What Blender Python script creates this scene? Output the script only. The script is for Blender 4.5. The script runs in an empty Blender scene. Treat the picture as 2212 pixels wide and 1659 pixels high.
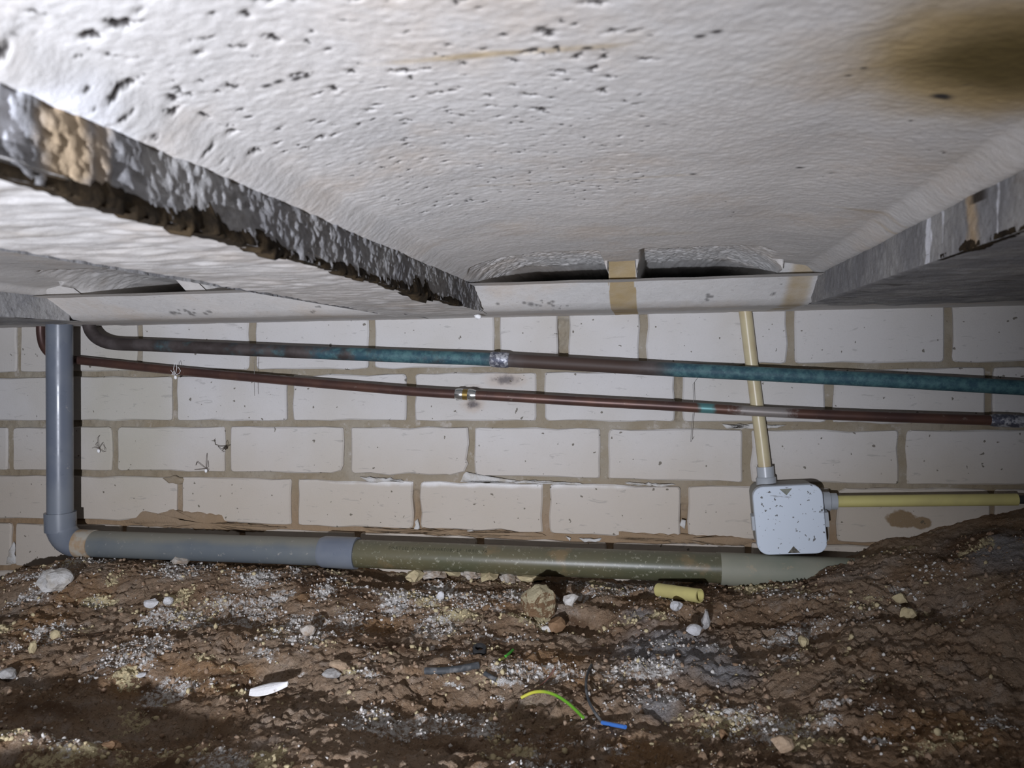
import bpy, math, random
import numpy as np
from mathutils import Matrix, Vector

random.seed(7)
RNG = np.random.default_rng(11)
scene = bpy.context.scene
COL = scene.collection

# ---------------------------------------------------------------- camera
YAW, PITCH, ROLL, FPX = .1772, .0300, -.0115, 1663.0
IW, IH = 2212.0, 1659.0
CAM = np.array([0.0, -1.25, 0.30])
_cy, _sy, _cp, _sp = math.cos(YAW), math.sin(YAW), math.cos(PITCH), math.sin(PITCH)
_f = np.array([-_sy*_cp, _cy*_cp, -_sp]); _r = np.array([_cy, _sy, 0.0]); _u = np.cross(_r, _f)
RT = math.cos(ROLL)*_r + math.sin(ROLL)*_u
UP = -math.sin(ROLL)*_r + math.cos(ROLL)*_u
FW = _f
cd = bpy.data.cameras.new('camera')
cam = bpy.data.objects.new('camera', cd); COL.objects.link(cam)
cd.sensor_fit = 'HORIZONTAL'; cd.sensor_width = 36.0; cd.lens = 36.0*FPX/IW
cd.clip_start = 0.01; cd.clip_end = 50
M = Matrix(((RT[0], UP[0], -FW[0], CAM[0]), (RT[1], UP[1], -FW[1], CAM[1]), (RT[2], UP[2], -FW[2], CAM[2]), (0, 0, 0, 1)))
cam.matrix_world = M
cd.dof.use_dof = True; cd.dof.focus_distance = 1.22; cd.dof.aperture_fstop = 13.0
scene.camera = cam

# ---------------------------------------------------------------- world and the torch
w = bpy.data.worlds.new('world'); scene.world = w; w.use_nodes = True
w.node_tree.nodes['Background'].inputs[0].default_value = (0.55, 0.6, 0.7, 1)
w.node_tree.nodes['Background'].inputs[1].default_value = 0.0
LPOS = Vector((-.16, -1.75, .13))
def spot(name, power, aim, deg, blend, col, rad=.012):
    l = bpy.data.lights.new(name, 'SPOT'); l.energy = power; l.spot_size = math.radians(deg); l.spot_blend = blend
    l.color = col; l.shadow_soft_size = rad
    o = bpy.data.objects.new(name, l); COL.objects.link(o); o.location = LPOS
    o.rotation_euler = (Vector(aim) - LPOS).to_track_quat('-Z', 'Y').to_euler()
    return o
spot('torch_beam', 84.0, (-.55, 0.0, .36), 80, 1.0, (.94, .975, 1.09))
spot('torch_spill', 9.5, (-.75, -.3, .40), 160, 1.0, (.93, .975, 1.10))
scene.view_settings.view_transform = 'Standard'
scene.view_settings.look = 'None'
scene.view_settings.exposure = 0.0
scene.view_settings.gamma = 1.0
scene.view_settings.use_curve_mapping = False

# ---------------------------------------------------------------- geometry of the place: rays onto real planes
def ray(x, y): return RT*(x-IW/2)/FPX - UP*(y-IH/2)/FPX + FW
def onY(x, y, Y=0.0):
    d = ray(x, y); return CAM + d*(Y-CAM[1])/d[1]
def onZ(x, y, Z):
    d = ray(x, y); return CAM + d*(Z-CAM[2])/d[2]

# ---------------------------------------------------------------- numpy noise
def _h(ix, iy, seed):
    n = (ix.astype(np.int64)*374761393 + iy.astype(np.int64)*668265263 + seed*1442695041) & 0xFFFFFFFF
    n = ((n ^ (n >> 13))*1274126177) & 0xFFFFFFFF
    n = ((n ^ (n >> 16))*2246822519) & 0xFFFFFFFF
    return ((n ^ (n >> 15)) & 0xFFFFFF)/float(0xFFFFFF)
def vn(x, y, seed=0):
    x = np.asarray(x, float); y = np.asarray(y, float)
    ix = np.floor(x); iy = np.floor(y); fx = x-ix; fy = y-iy
    fx = fx*fx*fx*(fx*(fx*6-15)+10); fy = fy*fy*fy*(fy*(fy*6-15)+10)
    a = _h(ix, iy, seed); b = _h(ix+1, iy, seed); c = _h(ix, iy+1, seed); d = _h(ix+1, iy+1, seed)
    return (a+(b-a)*fx)*(1-fy) + (c+(d-c)*fx)*fy
def fbm(x, y, fr, octv=4, seed=0, gain=.5):
    s = 0; a = 1; t = 0
    for o in range(octv):
        s = s + a*(vn(x*fr+17.3*o, y*fr-9.1*o, seed+o)*2-1); t += a; a *= gain; fr *= 2.03
    return s/t
def worley(x, y, fr, seed=0):
    x = np.asarray(x, float)*fr; y = np.asarray(y, float)*fr
    ix = np.floor(x); iy = np.floor(y)
    f1 = np.full(x.shape, 9.0); f2 = np.full(x.shape, 9.0); cid = np.zeros(x.shape)
    for dx in (-1, 0, 1):
        for dy in (-1, 0, 1):
            cx = ix+dx; cy = iy+dy
            px = cx+_h(cx, cy, seed); py = cy+_h(cx, cy, seed+101)
            d = np.hypot(px-x, py-y); c = _h(cx, cy, seed+202)
            m = d < f1
            f2 = np.where(m, f1, np.minimum(f2, d)); cid = np.where(m, c, cid); f1 = np.where(m, d, f1)
    return f1, f2, cid
def sm(t): t = np.clip(t, 0, 1); return t*t*(3-2*t)
def axis(segs):
    out = []
    for a, b, st in segs:
        n = max(1, int(round((b-a)/st))); out.append(np.linspace(a, b, n, endpoint=False))
    out.append(np.array([segs[-1][1]])); return np.concatenate(out)

# ---------------------------------------------------------------- materials
MATS = {}
class NT:
    def __init__(s, name):
        s.m = bpy.data.materials.new(name); s.m.use_nodes = True; s.t = s.m.node_tree
        s.b = s.t.nodes['Principled BSDF']; s.co = s.n('ShaderNodeTexCoord').outputs['Object']; MATS[name] = s.m
    def n(s, ty, **kw):
        nd = s.t.nodes.new(ty)
        for k, v in kw.items(): setattr(nd, k, v)
        return nd
    def l(s, a, b): s.t.links.new(a, b)
    def setv(s, sock, v):
        if hasattr(v, 'is_linked') or hasattr(v, 'links'): s.l(v, sock)
        else: sock.default_value = v
    def noise(s, sc, det=4, rough=.55, dist=0, vec=None):
        nd = s.n('ShaderNodeTexNoise'); nd.inputs['Scale'].default_value = sc; nd.inputs['Detail'].default_value = det
        nd.inputs['Roughness'].default_value = rough; nd.inputs['Distortion'].default_value = dist
        s.l(vec if vec is not None else s.co, nd.inputs['Vector']); return nd.outputs['Fac']
    def vor(s, sc, feat='F1', vec=None):
        nd = s.n('ShaderNodeTexVoronoi', feature=feat); nd.inputs['Scale'].default_value = sc
        s.l(vec if vec is not None else s.co, nd.inputs['Vector']); return nd.outputs['Distance']
    def ramp(s, v, lo, hi, a=0.0, b=1.0):
        nd = s.n('ShaderNodeMapRange', interpolation_type='SMOOTHSTEP'); s.setv(nd.inputs[0], v)
        nd.inputs[1].default_value = lo; nd.inputs[2].default_value = hi; nd.inputs[3].default_value = a; nd.inputs[4].default_value = b
        return nd.outputs[0]
    def mth(s, op, a, b=0.0):
        nd = s.n('ShaderNodeMath', operation=op); s.setv(nd.inputs[0], a); s.setv(nd.inputs[1], b); return nd.outputs[0]
    def mix(s, f, a, b):
        nd = s.n('ShaderNodeMix', data_type='RGBA'); s.setv(nd.inputs[0], f)
        for i, v in ((6, a), (7, b)):
            if isinstance(v, tuple): nd.inputs[i].default_value = (*v, 1)
            else: s.l(v, nd.inputs[i])
        return nd.outputs[2]
    def stretch(s, sc):
        nd = s.n('ShaderNodeMapping'); nd.inputs['Scale'].default_value = sc; s.l(s.co, nd.inputs[0]); return nd.outputs[0]
    def attr(s, name):
        nd = s.n('ShaderNodeAttribute', attribute_name=name); sp = s.n('ShaderNodeSeparateColor'); s.l(nd.outputs['Color'], sp.inputs[0]); return sp.outputs
    def at(s, c, r):            # soft blob round a point of the object, radii r
        nd = s.n('ShaderNodeMapping'); nd.inputs['Location'].default_value = [-c[i]/r[i] for i in range(3)]; nd.inputs['Scale'].default_value = [1/q for q in r]
        s.l(s.co, nd.inputs[0]); ln = s.n('ShaderNodeVectorMath', operation='LENGTH'); s.l(nd.outputs[0], ln.inputs[0]); return ln.outputs['Value']
    def done(s, col, rough=.85, bump=None, strength=.5, dist=.002, spec=.3, metal=0.0):
        if isinstance(col, tuple): s.b.inputs['Base Color'].default_value = (*col, 1)
        else: s.l(col, s.b.inputs['Base Color'])
        s.setv(s.b.inputs['Roughness'], rough); s.b.inputs['Specular IOR Level'].default_value = spec; s.setv(s.b.inputs['Metallic'], metal)
        if bump is not None:
            bp = s.n('ShaderNodeBump'); bp.inputs['Strength'].default_value = strength; bp.inputs['Distance'].default_value = dist
            s.l(bump, bp.inputs['Height']); s.l(bp.outputs[0], s.b.inputs['Normal'])
        return s.m

def make_materials():
    # concrete soffit; attribute 'wear': R white bloom, G ochre stain, dark olive where strong, B dark pits, shade painted in
    k = NT('concrete')
    a = k.attr('wear_tone')
    c = k.mix(k.ramp(k.noise(3.5, 5), .35, .65), (.63, .62, .605), (.69, .66, .625))
    c = k.mix(k.mth('MULTIPLY', k.ramp(k.noise(9, 4, .6), .48, .72), .5), c, (.63, .53, .43))
    c = k.mix(k.mth('MULTIPLY', k.ramp(k.noise(6, 5, .65), .5, .7), .35), c, (.50, .49, .485))
    c = k.mix(k.mth('MULTIPLY', k.ramp(k.noise(90, 4, .7), .42, .7), .28), c, (.78, .77, .76))
    c = k.mix(k.mth('MULTIPLY', k.ramp(k.noise(160, 3, .7), .60, .70), .4), c, (.40, .38, .36))
    c = k.mix(k.ramp(k.mth('ADD', a[1], k.mth('MULTIPLY', k.noise(25, 4), .5)), .45, 1.15), c, (.44, .33, .17))
    c = k.mix(k.ramp(k.mth('ADD', a[1], k.mth('MULTIPLY', k.noise(14, 4), .5)), .95, 1.35), c, (.13, .095, .035))
    c = k.mix(k.ramp(k.mth('ADD', a[0], k.mth('MULTIPLY', k.noise(40, 5), .6)), .6, 1.0), c, (.86, .87, .90))
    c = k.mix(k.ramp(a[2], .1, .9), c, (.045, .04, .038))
    bm = k.mth('ADD', k.noise(220, 6, .7), k.mth('MULTIPLY', k.noise(60, 4), 1.2))
    k.done(c, .92, bm, .32, .0016, .2)
    k = NT('rib_concrete')
    a = k.attr('wear_tone')
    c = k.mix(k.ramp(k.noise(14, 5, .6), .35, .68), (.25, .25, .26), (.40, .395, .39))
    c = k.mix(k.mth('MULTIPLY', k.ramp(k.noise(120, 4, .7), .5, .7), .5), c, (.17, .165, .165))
    c = k.mix(k.ramp(k.mth('ADD', a[1], k.mth('MULTIPLY', k.noise(60, 4), .5)), .5, 1.1), c, (.47, .36, .24))
    c = k.mix(k.ramp(k.mth('ADD', a[0], k.mth('MULTIPLY', k.noise(70, 5), .7)), .65, 1.05), c, (.84, .86, .92))
    c = k.mix(k.ramp(a[2], .1, .9), c, (.05, .042, .035))
    k.done(c, .93, k.noise(260, 6, .7), .6, .002, .2)
    k = NT('burr_mortar')
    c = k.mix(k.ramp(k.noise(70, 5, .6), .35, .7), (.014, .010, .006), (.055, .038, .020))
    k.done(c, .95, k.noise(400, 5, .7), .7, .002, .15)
    k = NT('ochre_mortar')
    c = k.mix(k.ramp(k.noise(30, 5, .6), .3, .7), (.46, .36, .25), (.55, .46, .35))
    k.done(c, .93, k.noise(200, 6, .7), .7, .003, .2)
    # sand-lime bricks
    k = NT('sand_lime_brick')
    oi = k.n('ShaderNodeObjectInfo').outputs['Random']
    c = k.mix(k.ramp(k.noise(5, 4), .35, .7), (.59, .575, .565), (.53, .505, .47))
    c = k.mix(k.mth('MULTIPLY', oi, .35), c, (.50, .465, .42))
    sp = k.n('ShaderNodeSeparateXYZ'); k.l(k.co, sp.inputs[0])
    low = k.ramp(k.mth('ADD', sp.outputs[2], k.mth('MULTIPLY', k.noise(8, 4), -.08)), .19, .0)
    c = k.mix(k.mth('MULTIPLY', low, .62), c, (.45, .375, .285))
    olive = k.mth('MULTIPLY', k.ramp(k.mth('ADD', k.at((-.93, 0, .22), (.13, .5, .2)), k.mth('MULTIPLY', k.noise(12), .3)), 1.2, .5), .5)
    c = k.mix(olive, c, (.40, .37, .27))
    eff = k.mth('MULTIPLY', k.ramp(k.mth('ADD', k.at((-.28, 0, .0975), (.36, .3, .011)), k.mth('MULTIPLY', k.noise(26, 5), .9)), 1.45, .7), .8)
    c = k.mix(eff, c, (.80, .79, .78))
    for (px, py, r1, r2, st) in ((1092, 820, .034, .013, .8), (1022, 874, .020, .012, .85), (1028, 838, .014, .006, .5)):
        q = onY(px, py, 0)
        hal = k.ramp(k.mth('ADD', k.at(q, (r1*1.5, .3, r2*1.6)), k.mth('MULTIPLY', k.noise(90, 4), .5)), 1.2, .55)
        c = k.mix(k.mth('MULTIPLY', hal, .35*st), c, (.42, .27, .16))
        core = k.ramp(k.mth('ADD', k.at(q, (r1, .3, r2)), k.mth('MULTIPLY', k.noise(130, 4), .9)), 1.3, .55)
        c = k.mix(k.mth('MULTIPLY', core, st), c, (.10, .09, .095))
    for (px, py, r1, r2) in ((1950, 1122, .03, .018), (1990, 1130, .02, .012)):
        q = onY(px, py, 0)
        c = k.mix(k.ramp(k.mth('ADD', k.at(q, (r1, .3, r2)), k.mth('MULTIPLY', k.noise(70, 4), .8)), 1.25, 1.05), c, (.24, .17, .10))
    spk = k.ramp(k.noise(95, 2, .5), .695, .72)
    c = k.mix(k.mth('MULTIPLY', spk, .8), c, (.10, .085, .06))
    scr = k.ramp(k.noise(60, 3, .6, 1.0, k.stretch((.5, 1, 2.2))), .62, .70)
    c = k.mix(k.mth('MULTIPLY', scr, .30), c, (.20, .19, .18))
    c = k.mix(k.mth('MULTIPLY', k.ramp(k.noise(420, 3, .7), .55, .75), .3), c, (.40, .385, .36))
    k.done(c, .9, k.mth('ADD', k.noise(330, 5, .7), k.noise(40, 3)), .35, .0012, .25)
    k = NT('bed_mortar')
    c = k.mix(k.ramp(k.noise(11, 5, .6), .35, .68), (.30, .25, .175), (.36, .32, .255))
    c = k.mix(k.mth('MULTIPLY', k.ramp(k.noise(45, 5, .7), .57, .72), .6), c, (.54, .50, .46))
    sp = k.n('ShaderNodeSeparateXYZ'); k.l(k.co, sp.inputs[0])
    low = k.ramp(k.mth('ADD', sp.outputs[2], k.mth('MULTIPLY', k.noise(9, 4), -.06)), .10, -.02)
    c = k.mix(k.mth('MULTIPLY', low, .75), c, (.30, .195, .11))
    c = k.mix(k.mth('MULTIPLY', k.ramp(k.noise(160, 4, .7), .60, .72), .6), c, (.16, .125, .085))
    k.done(c, .95, k.noise(240, 6, .75), .7, .003, .2)
    k = NT('white_crust')
    c = k.mix(k.ramp(k.noise(60, 4), .4, .7), (.66, .645, .62), (.50, .46, .40))
    k.done(c, .95, k.noise(300, 5, .7), .8, .003, .2)
    # soil, attribute 'wear': R white salt, G yellow grit, B grey, and 'wet': R orange, G dark, with some shade painted in
    k = NT('soil')
    a = k.attr('wear_tone'); wt = k.attr('wet_shade')
    c = k.mix(k.ramp(k.noise(9, 5, .6), .35, .68), (.27, .175, .105), (.36, .265, .185))
    c = k.mix(k.mth('MULTIPLY', k.ramp(k.noise(28, 5, .65), .5, .72), .7), c, (.43, .36, .30))
    c = k.mix(k.ramp(a[2], .15, .9), c, (.29, .28, .28))
    c = k.mix(k.ramp(wt[0], .2, .9), c, (.33, .20, .105))
    c = k.mix(k.ramp(wt[1], .2, .9), c, (.14, .085, .05))
    fine = k.noise(170, 5, .7)
    c = k.mix(k.mth('MULTIPLY', k.ramp(fine, .55, .7), .45), c, (.56, .48, .38))
    c = k.mix(k.mth('MULTIPLY', k.ramp(k.noise(320, 3, .7), .54, .64), .6), c, (.11, .07, .042))
    c = k.mix(k.ramp(k.mth('ADD', a[1], k.mth('MULTIPLY', k.noise(210, 4, .7), 1.1)), .98, 1.16), c, (.62, .53, .32))
    c = k.mix(k.ramp(k.mth('ADD', a[0], k.mth('MULTIPLY', k.noise(150, 5, .75), 1.1)), .96, 1.16), c, (.72, .70, .67))
    bm = k.mth('ADD', k.noise(240, 6, .75), k.mth('MULTIPLY', k.noise(90, 4, .7), 1.5))
    k.done(c, .93, bm, .9, .004, .2)
    for nm, c1, c2 in (('crumb_white', (.70, .68, .65), (.56, .52, .47)), ('crumb_yellow', (.60, .51, .31), (.50, .41, .25)),
                       ('crumb_brown', (.38, .28, .20), (.27, .175, .11)), ('stone_grey', (.46, .45, .44), (.33, .31, .29)),
                       ('stone_white', (.66, .66, .68), (.52, .51, .50)), ('clod_brown', (.30, .19, .11), (.22, .13, .07)),
                       ('stone_tan', (.48, .36, .25), (.38, .27, .18)), ('crust_clod', (.52, .48, .43), (.36, .28, .21))):
        k = NT(nm)
        c = k.mix(k.ramp(k.noise(60, 5, .65), .38, .65), c1, c2)
        k.done(c, .92, k.noise(350, 5, .7), .6, .002, .2)
    k = NT('clod_yellow_top')
    nrm = k.n('ShaderNodeNewGeometry'); sx = k.n('ShaderNodeSeparateXYZ'); k.l(nrm.outputs['Normal'], sx.inputs[0])
    c = k.mix(k.ramp(k.mth('ADD', k.mth('MULTIPLY', sx.outputs[2], .25), k.noise(170, 5, .75)), .50, .60), (.27, .165, .09), (.60, .52, .34))
    k.done(c, .93, k.noise(300, 6, .75), 1.0, .004, .2)
    # pipes
    k = NT('grey_pvc')
    c = k.mix(k.ramp(k.noise(14, 4), .4, .7), (.145, .165, .205), (.185, .205, .235))
    c = k.mix(k.mth('MULTIPLY', k.ramp(k.noise(75, 4, .7), .66, .74), .5), c, (.42, .40, .37))
    k.done(c, k.ramp(k.noise(30, 4), .3, .7, .26, .42), k.noise(60, 3), .05, .001, .5)
    k = NT('dusty_grey_pvc')
    c = k.mix(k.ramp(k.noise(10, 4), .35, .65), (.115, .132, .145), (.150, .163, .162))
    sx = k.n('ShaderNodeSeparateXYZ'); nr = k.n('ShaderNodeNewGeometry'); k.l(nr.outputs['Normal'], sx.inputs[0])
    c = k.mix(k.mth('MULTIPLY', k.ramp(k.mth('ADD', sx.outputs[2], k.mth('MULTIPLY', k.noise(25, 4), .5)), .55, 1.1), .7), c, (.23, .215, .165))
    c = k.mix(k.mth('MULTIPLY', k.ramp(k.noise(110, 4, .7), .62, .70), .5), c, (.42, .39, .34))
    k.done(c, .55, k.noise(120, 3), .08, .001, .4)
    k = NT('olive_pvc')
    c = k.mix(k.ramp(k.noise(8, 4), .35, .65), (.085, .088, .050), (.115, .102, .055))
    sx = k.n('ShaderNodeSeparateXYZ'); nr = k.n('ShaderNodeNewGeometry'); k.l(nr.outputs['Normal'], sx.inputs[0])
    c = k.mix(k.mth('MULTIPLY', k.ramp(sx.outputs[2], .2, .8), .45), c, (.125, .115, .08))
    sxp = k.n('ShaderNodeSeparateXYZ'); k.l(k.co, sxp.inputs[0])
    c = k.mix(k.mth('MULTIPLY', k.ramp(k.noise(150, 4, .7), .58, .66), k.ramp(sxp.outputs[0], -.35, .05, .05, .65)), c, (.34, .33, .25))
    c = k.mix(k.mth('MULTIPLY', k.ramp(k.noise(18, 4), .58, .7), .4), c, (.30, .19, .09))
    k.done(c, .38, k.noise(140, 4), .08, .001, .5)
    k = NT('pale_pvc')
    c = k.mix(k.ramp(k.noise(12, 4), .35, .65), (.215, .228, .178), (.265, .262, .205))
    c = k.mix(k.mth('MULTIPLY', k.ramp(k.noise(60, 4, .7), .6, .7), .5), c, (.38, .31, .21))
    k.done(c, .6, k.noise(120, 3), .1, .001, .35)
    k = NT('pipe_cement')
    c = k.mix(k.ramp(k.noise(40, 4), .4, .65), (.36, .25, .15), (.42, .39, .33))
    k.done(c, .85)
    k = NT('pipe_print'); k.done((.055, .055, .035), .7)
    k = NT('verdigris_copper')
    sxp = k.n('ShaderNodeSeparateXYZ'); k.l(k.co, sxp.inputs[0])
    green = k.ramp(k.mth('ADD', k.mth('MULTIPLY', k.noise(16, 5, .65), .9), k.mth('MULTIPLY', sxp.outputs[0], .55)), .20, .38)
    dk = k.mix(k.ramp(k.noise(30, 4), .4, .65), (.060, .048, .045), (.10, .085, .082))
    cu = k.mix(k.ramp(k.at((.13, 0, 0), (.12, 9, 9)), 1.0, .6), dk, (.060, .038, .030))
    tl = k.mix(k.ramp(k.noise(70, 5, .7), .38, .66), (.028, .075, .10), (.075, .165, .175))
    tl = k.mix(k.mth('MULTIPLY', k.ramp(k.noise(200, 4, .7), .6, .72), .5), tl, (.15, .27, .26))
    gap = k.ramp(k.at((.13, 0, 0), (.15, 9, 9)), .75, 1.05)
    k.done(k.mix(k.mth('MULTIPLY', green, gap), cu, tl), .6, k.noise(180, 4, .7), .2, .001, .4, k.ramp(green, 0, 1, .35, .0))
    k = NT('brown_copper')
    c = k.mix(k.ramp(k.noise(14, 4, .6), .38, .66), (.075, .040, .034), (.115, .058, .042))
    c = k.mix(k.mth('MULTIPLY', k.ramp(k.noise(90, 4, .7), .62, .72), .35), c, (.30, .25, .21))
    tq = onY(1527, 888, -.03); W0 = onY(1010, 853, -.033)[0]
    c = k.mix(k.ramp(k.mth('ADD', k.at((tq[0]-W0, 0, 0), (.017, 9, 9)), k.mth('MULTIPLY', k.noise(120, 4), .8)), 1.3, .8), c, (.10, .24, .24))
    t2 = onY(1650, 890, -.03)
    c = k.mix(k.mth('MULTIPLY', k.ramp(k.mth('ADD', k.at((t2[0]-W0, 0, 0), (.07, 9, 9)), k.mth('MULTIPLY', k.noise(90, 4, .7), 1.0)), 1.25, .9), .7), c, (.36, .34, .32))
    k.done(c, .42, k.noise(60, 3), .1, .001, .5, .35)
    k = NT('solder_sleeve')
    c = k.mix(k.ramp(k.noise(110, 4, .7), .42, .62), (.10, .105, .14), (.52, .53, .56))
    k.done(c, .5, k.noise(150, 3), .3, .001, .5, .4)
    k = NT('bright_solder'); k.done((.62, .63, .62), .22, k.noise(200, 3), .15, .001, .5, .9)
    k = NT('brass'); k.done((.32, .22, .07), .35, None, 0, 0, .5, .8)
    k = NT('cream_conduit')
    c = k.mix(k.ramp(k.noise(20, 4), .4, .68), (.56, .49, .31), (.50, .41, .25))
    c = k.mix(k.mth('MULTIPLY', k.ramp(k.noise(80, 4, .7), .64, .72), .6), c, (.25, .18, .10))
    k.done(c, .33, None, 0, 0, .5)
    k = NT('yellow_conduit')
    c = k.mix(k.ramp(k.noise(18, 4), .4, .68), (.60, .54, .21), (.52, .46, .19))
    c = k.mix(k.mth('MULTIPLY', k.ramp(k.noise(100, 4, .7), .66, .74), .5), c, (.25, .2, .09))
    k.done(c, .5, None, 0, 0, .4)
    k = NT('dark_bore'); k.done((.012, .01, .009), .9)
    k = NT('box_grey')
    c = k.mix(k.ramp(k.noise(190, 2, .5), .665, .70), (.62, .685, .765), (.13, .13, .13))
    c = k.mix(k.mth('MULTIPLY', k.ramp(k.noise(60, 3, .6, 0, k.stretch((.5, 1, 3))), .68, .72), .6), c, (.16, .16, .16))
    k.done(c, .5, None, 0, 0, .4)
    k = NT('box_body'); k.done(k.mix(k.noise(40), (.27, .27, .245), (.35, .34, .31)), .6)
    k = NT('gland_grey'); k.done(k.mix(k.noise(60), (.36, .39, .42), (.44, .46, .48)), .32, None, 0, 0, .5)
    k = NT('box_mark'); k.done(k.mix(k.ramp(k.noise(120), .4, .6), (.19, .20, .17), (.24, .25, .21)), .8)
    k = NT('box_mark_dirty'); k.done(k.mix(k.ramp(k.noise(160), .4, .6), (.06, .055, .045), (.18, .17, .14)), .9)
    # small things
    k = NT('black_rubber'); k.done(k.mix(k.noise(90), (.02, .02, .021), (.05, .05, .05)), .7)
    k = NT('grey_sheath'); k.done(k.mix(k.ramp(k.noise(90, 4), .45, .65), (.055, .06, .065), (.15, .15, .15)), .6)
    k = NT('green_wire'); sxp = k.n('ShaderNodeSeparateXYZ'); k.l(k.co, sxp.inputs[0])
    k.done(k.mix(k.ramp(k.mth('ADD', sxp.outputs[0], k.mth('MULTIPLY', k.noise(60), .02)), -.022, .016), (.52, .50, .06), (.14, .36, .03)), .4)
    k = NT('leaf_green'); k.done((.07, .36, .04), .5)
    k = NT('yellow_scrap'); k.done((.50, .50, .15), .6)
    k = NT('blue_wire'); k.done((.06, .19, .58), .35)
    k = NT('red_fibre'); k.done((.30, .15, .11), .8)
    k = NT('web_thread'); k.done((.20, .19, .18), .9)
    k = NT('mould_white'); k.done((.88, .88, .88), .9)
    k = NT('spider_dark'); k.done((.05, .04, .03), .8)
    k = NT('spider_leg'); k.done((.16, .135, .12), .8)
    k = NT('shard_white')
    k.done(k.mix(k.ramp(k.noise(90, 4, .7), .55, .68), (.80, .79, .79), (.28, .2, .14)), .6, k.noise(200, 4), .4, .002)
make_materials()

# ---------------------------------------------------------------- object helpers
ORG = {}
def empty(name, loc):
    o = bpy.data.objects.new(name, None); COL.objects.link(o); o.location = loc; o.empty_display_size = .02
    ORG[o.name] = np.array(loc, float); return o
def tag(o, label, cat, group=None, kind=None):
    if label: o['label'] = label
    if cat: o['category'] = cat
    if group: o['group'] = group
    if kind: o['kind'] = kind
    return o
def link(name, me, mat, parent, org):
    o = bpy.data.objects.new(name, me); COL.objects.link(o)
    if mat: me.materials.append(MATS[mat])
    if parent is not None: o.parent = parent; ORG[o.name] = ORG[parent.name]
    else: o.location = org; ORG[o.name] = np.array(org, float)
    return o
def build(name, V, F, mat, parent=None, origin=None, smooth=False):
    V = np.asarray(V, float)
    if parent is not None: org = ORG[parent.name]
    elif origin is not None: org = np.array(origin, float)
    else: org = np.array([(V[:, 0].min()+V[:, 0].max())/2, (V[:, 1].min()+V[:, 1].max())/2, V[:, 2].min()])
    me = bpy.data.meshes.new(name); me.from_pydata((V-org).tolist(), [], F); me.update()
    if smooth: me.shade_smooth()
    return link(name, me, mat, parent, org)
def grid(name, P, mat, parent=None, origin=(0, 0, 0), flip=False, attrs=None, keep=None):
    nu, nv = P.shape[:2]
    org = ORG[parent.name] if parent is not None else np.array(origin, float)
    me = bpy.data.meshes.new(name)
    V = (P-org).reshape(-1, 3)
    idx = np.arange(nu*nv).reshape(nu, nv)
    q = np.stack([idx[:-1, :-1], idx[1:, :-1], idx[1:, 1:], idx[:-1, 1:]], -1)
    if flip: q = q[..., ::-1]
    if keep is not None: q = q[keep]
    q = q.reshape(-1, 4); nf = len(q)
    me.vertices.add(len(V)); me.vertices.foreach_set('co', V.astype(np.float32).ravel())
    me.loops.add(nf*4); me.loops.foreach_set('vertex_index', q.astype(np.int32).ravel())
    me.polygons.add(nf); me.polygons.foreach_set('loop_start', np.arange(0, nf*4, 4, dtype=np.int32))
    me.update(calc_edges=True); me.validate()
    if attrs:
        for an, (r, g, b) in attrs.items():
            at = me.color_attributes.new(an, 'FLOAT_COLOR', 'POINT')
            c = np.ones((len(V), 4), np.float32); c[:, 0] = np.ravel(r); c[:, 1] = np.ravel(g); c[:, 2] = np.ravel(b)
            at.data.foreach_set('color', c.ravel())
    me.shade_smooth()
    return link(name, me, mat, parent, org)
def smooth_path(pts, n=6):
    pts = [np.array(p, float) for p in pts]
    if len(pts) < 3: return pts
    ext = [2*pts[0]-pts[1]] + pts + [2*pts[-1]-pts[-2]]; out = []
    for i in range(1, len(ext)-2):
        p0, p1, p2, p3 = ext[i-1:i+3]
        for k in range(n):
            t = k/n
            out.append(.5*((2*p1)+(-p0+p2)*t+(2*p0-5*p1+4*p2-p3)*t*t+(-p0+3*p1-3*p2+p3)*t**3))
    out.append(pts[-1]); return out
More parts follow.
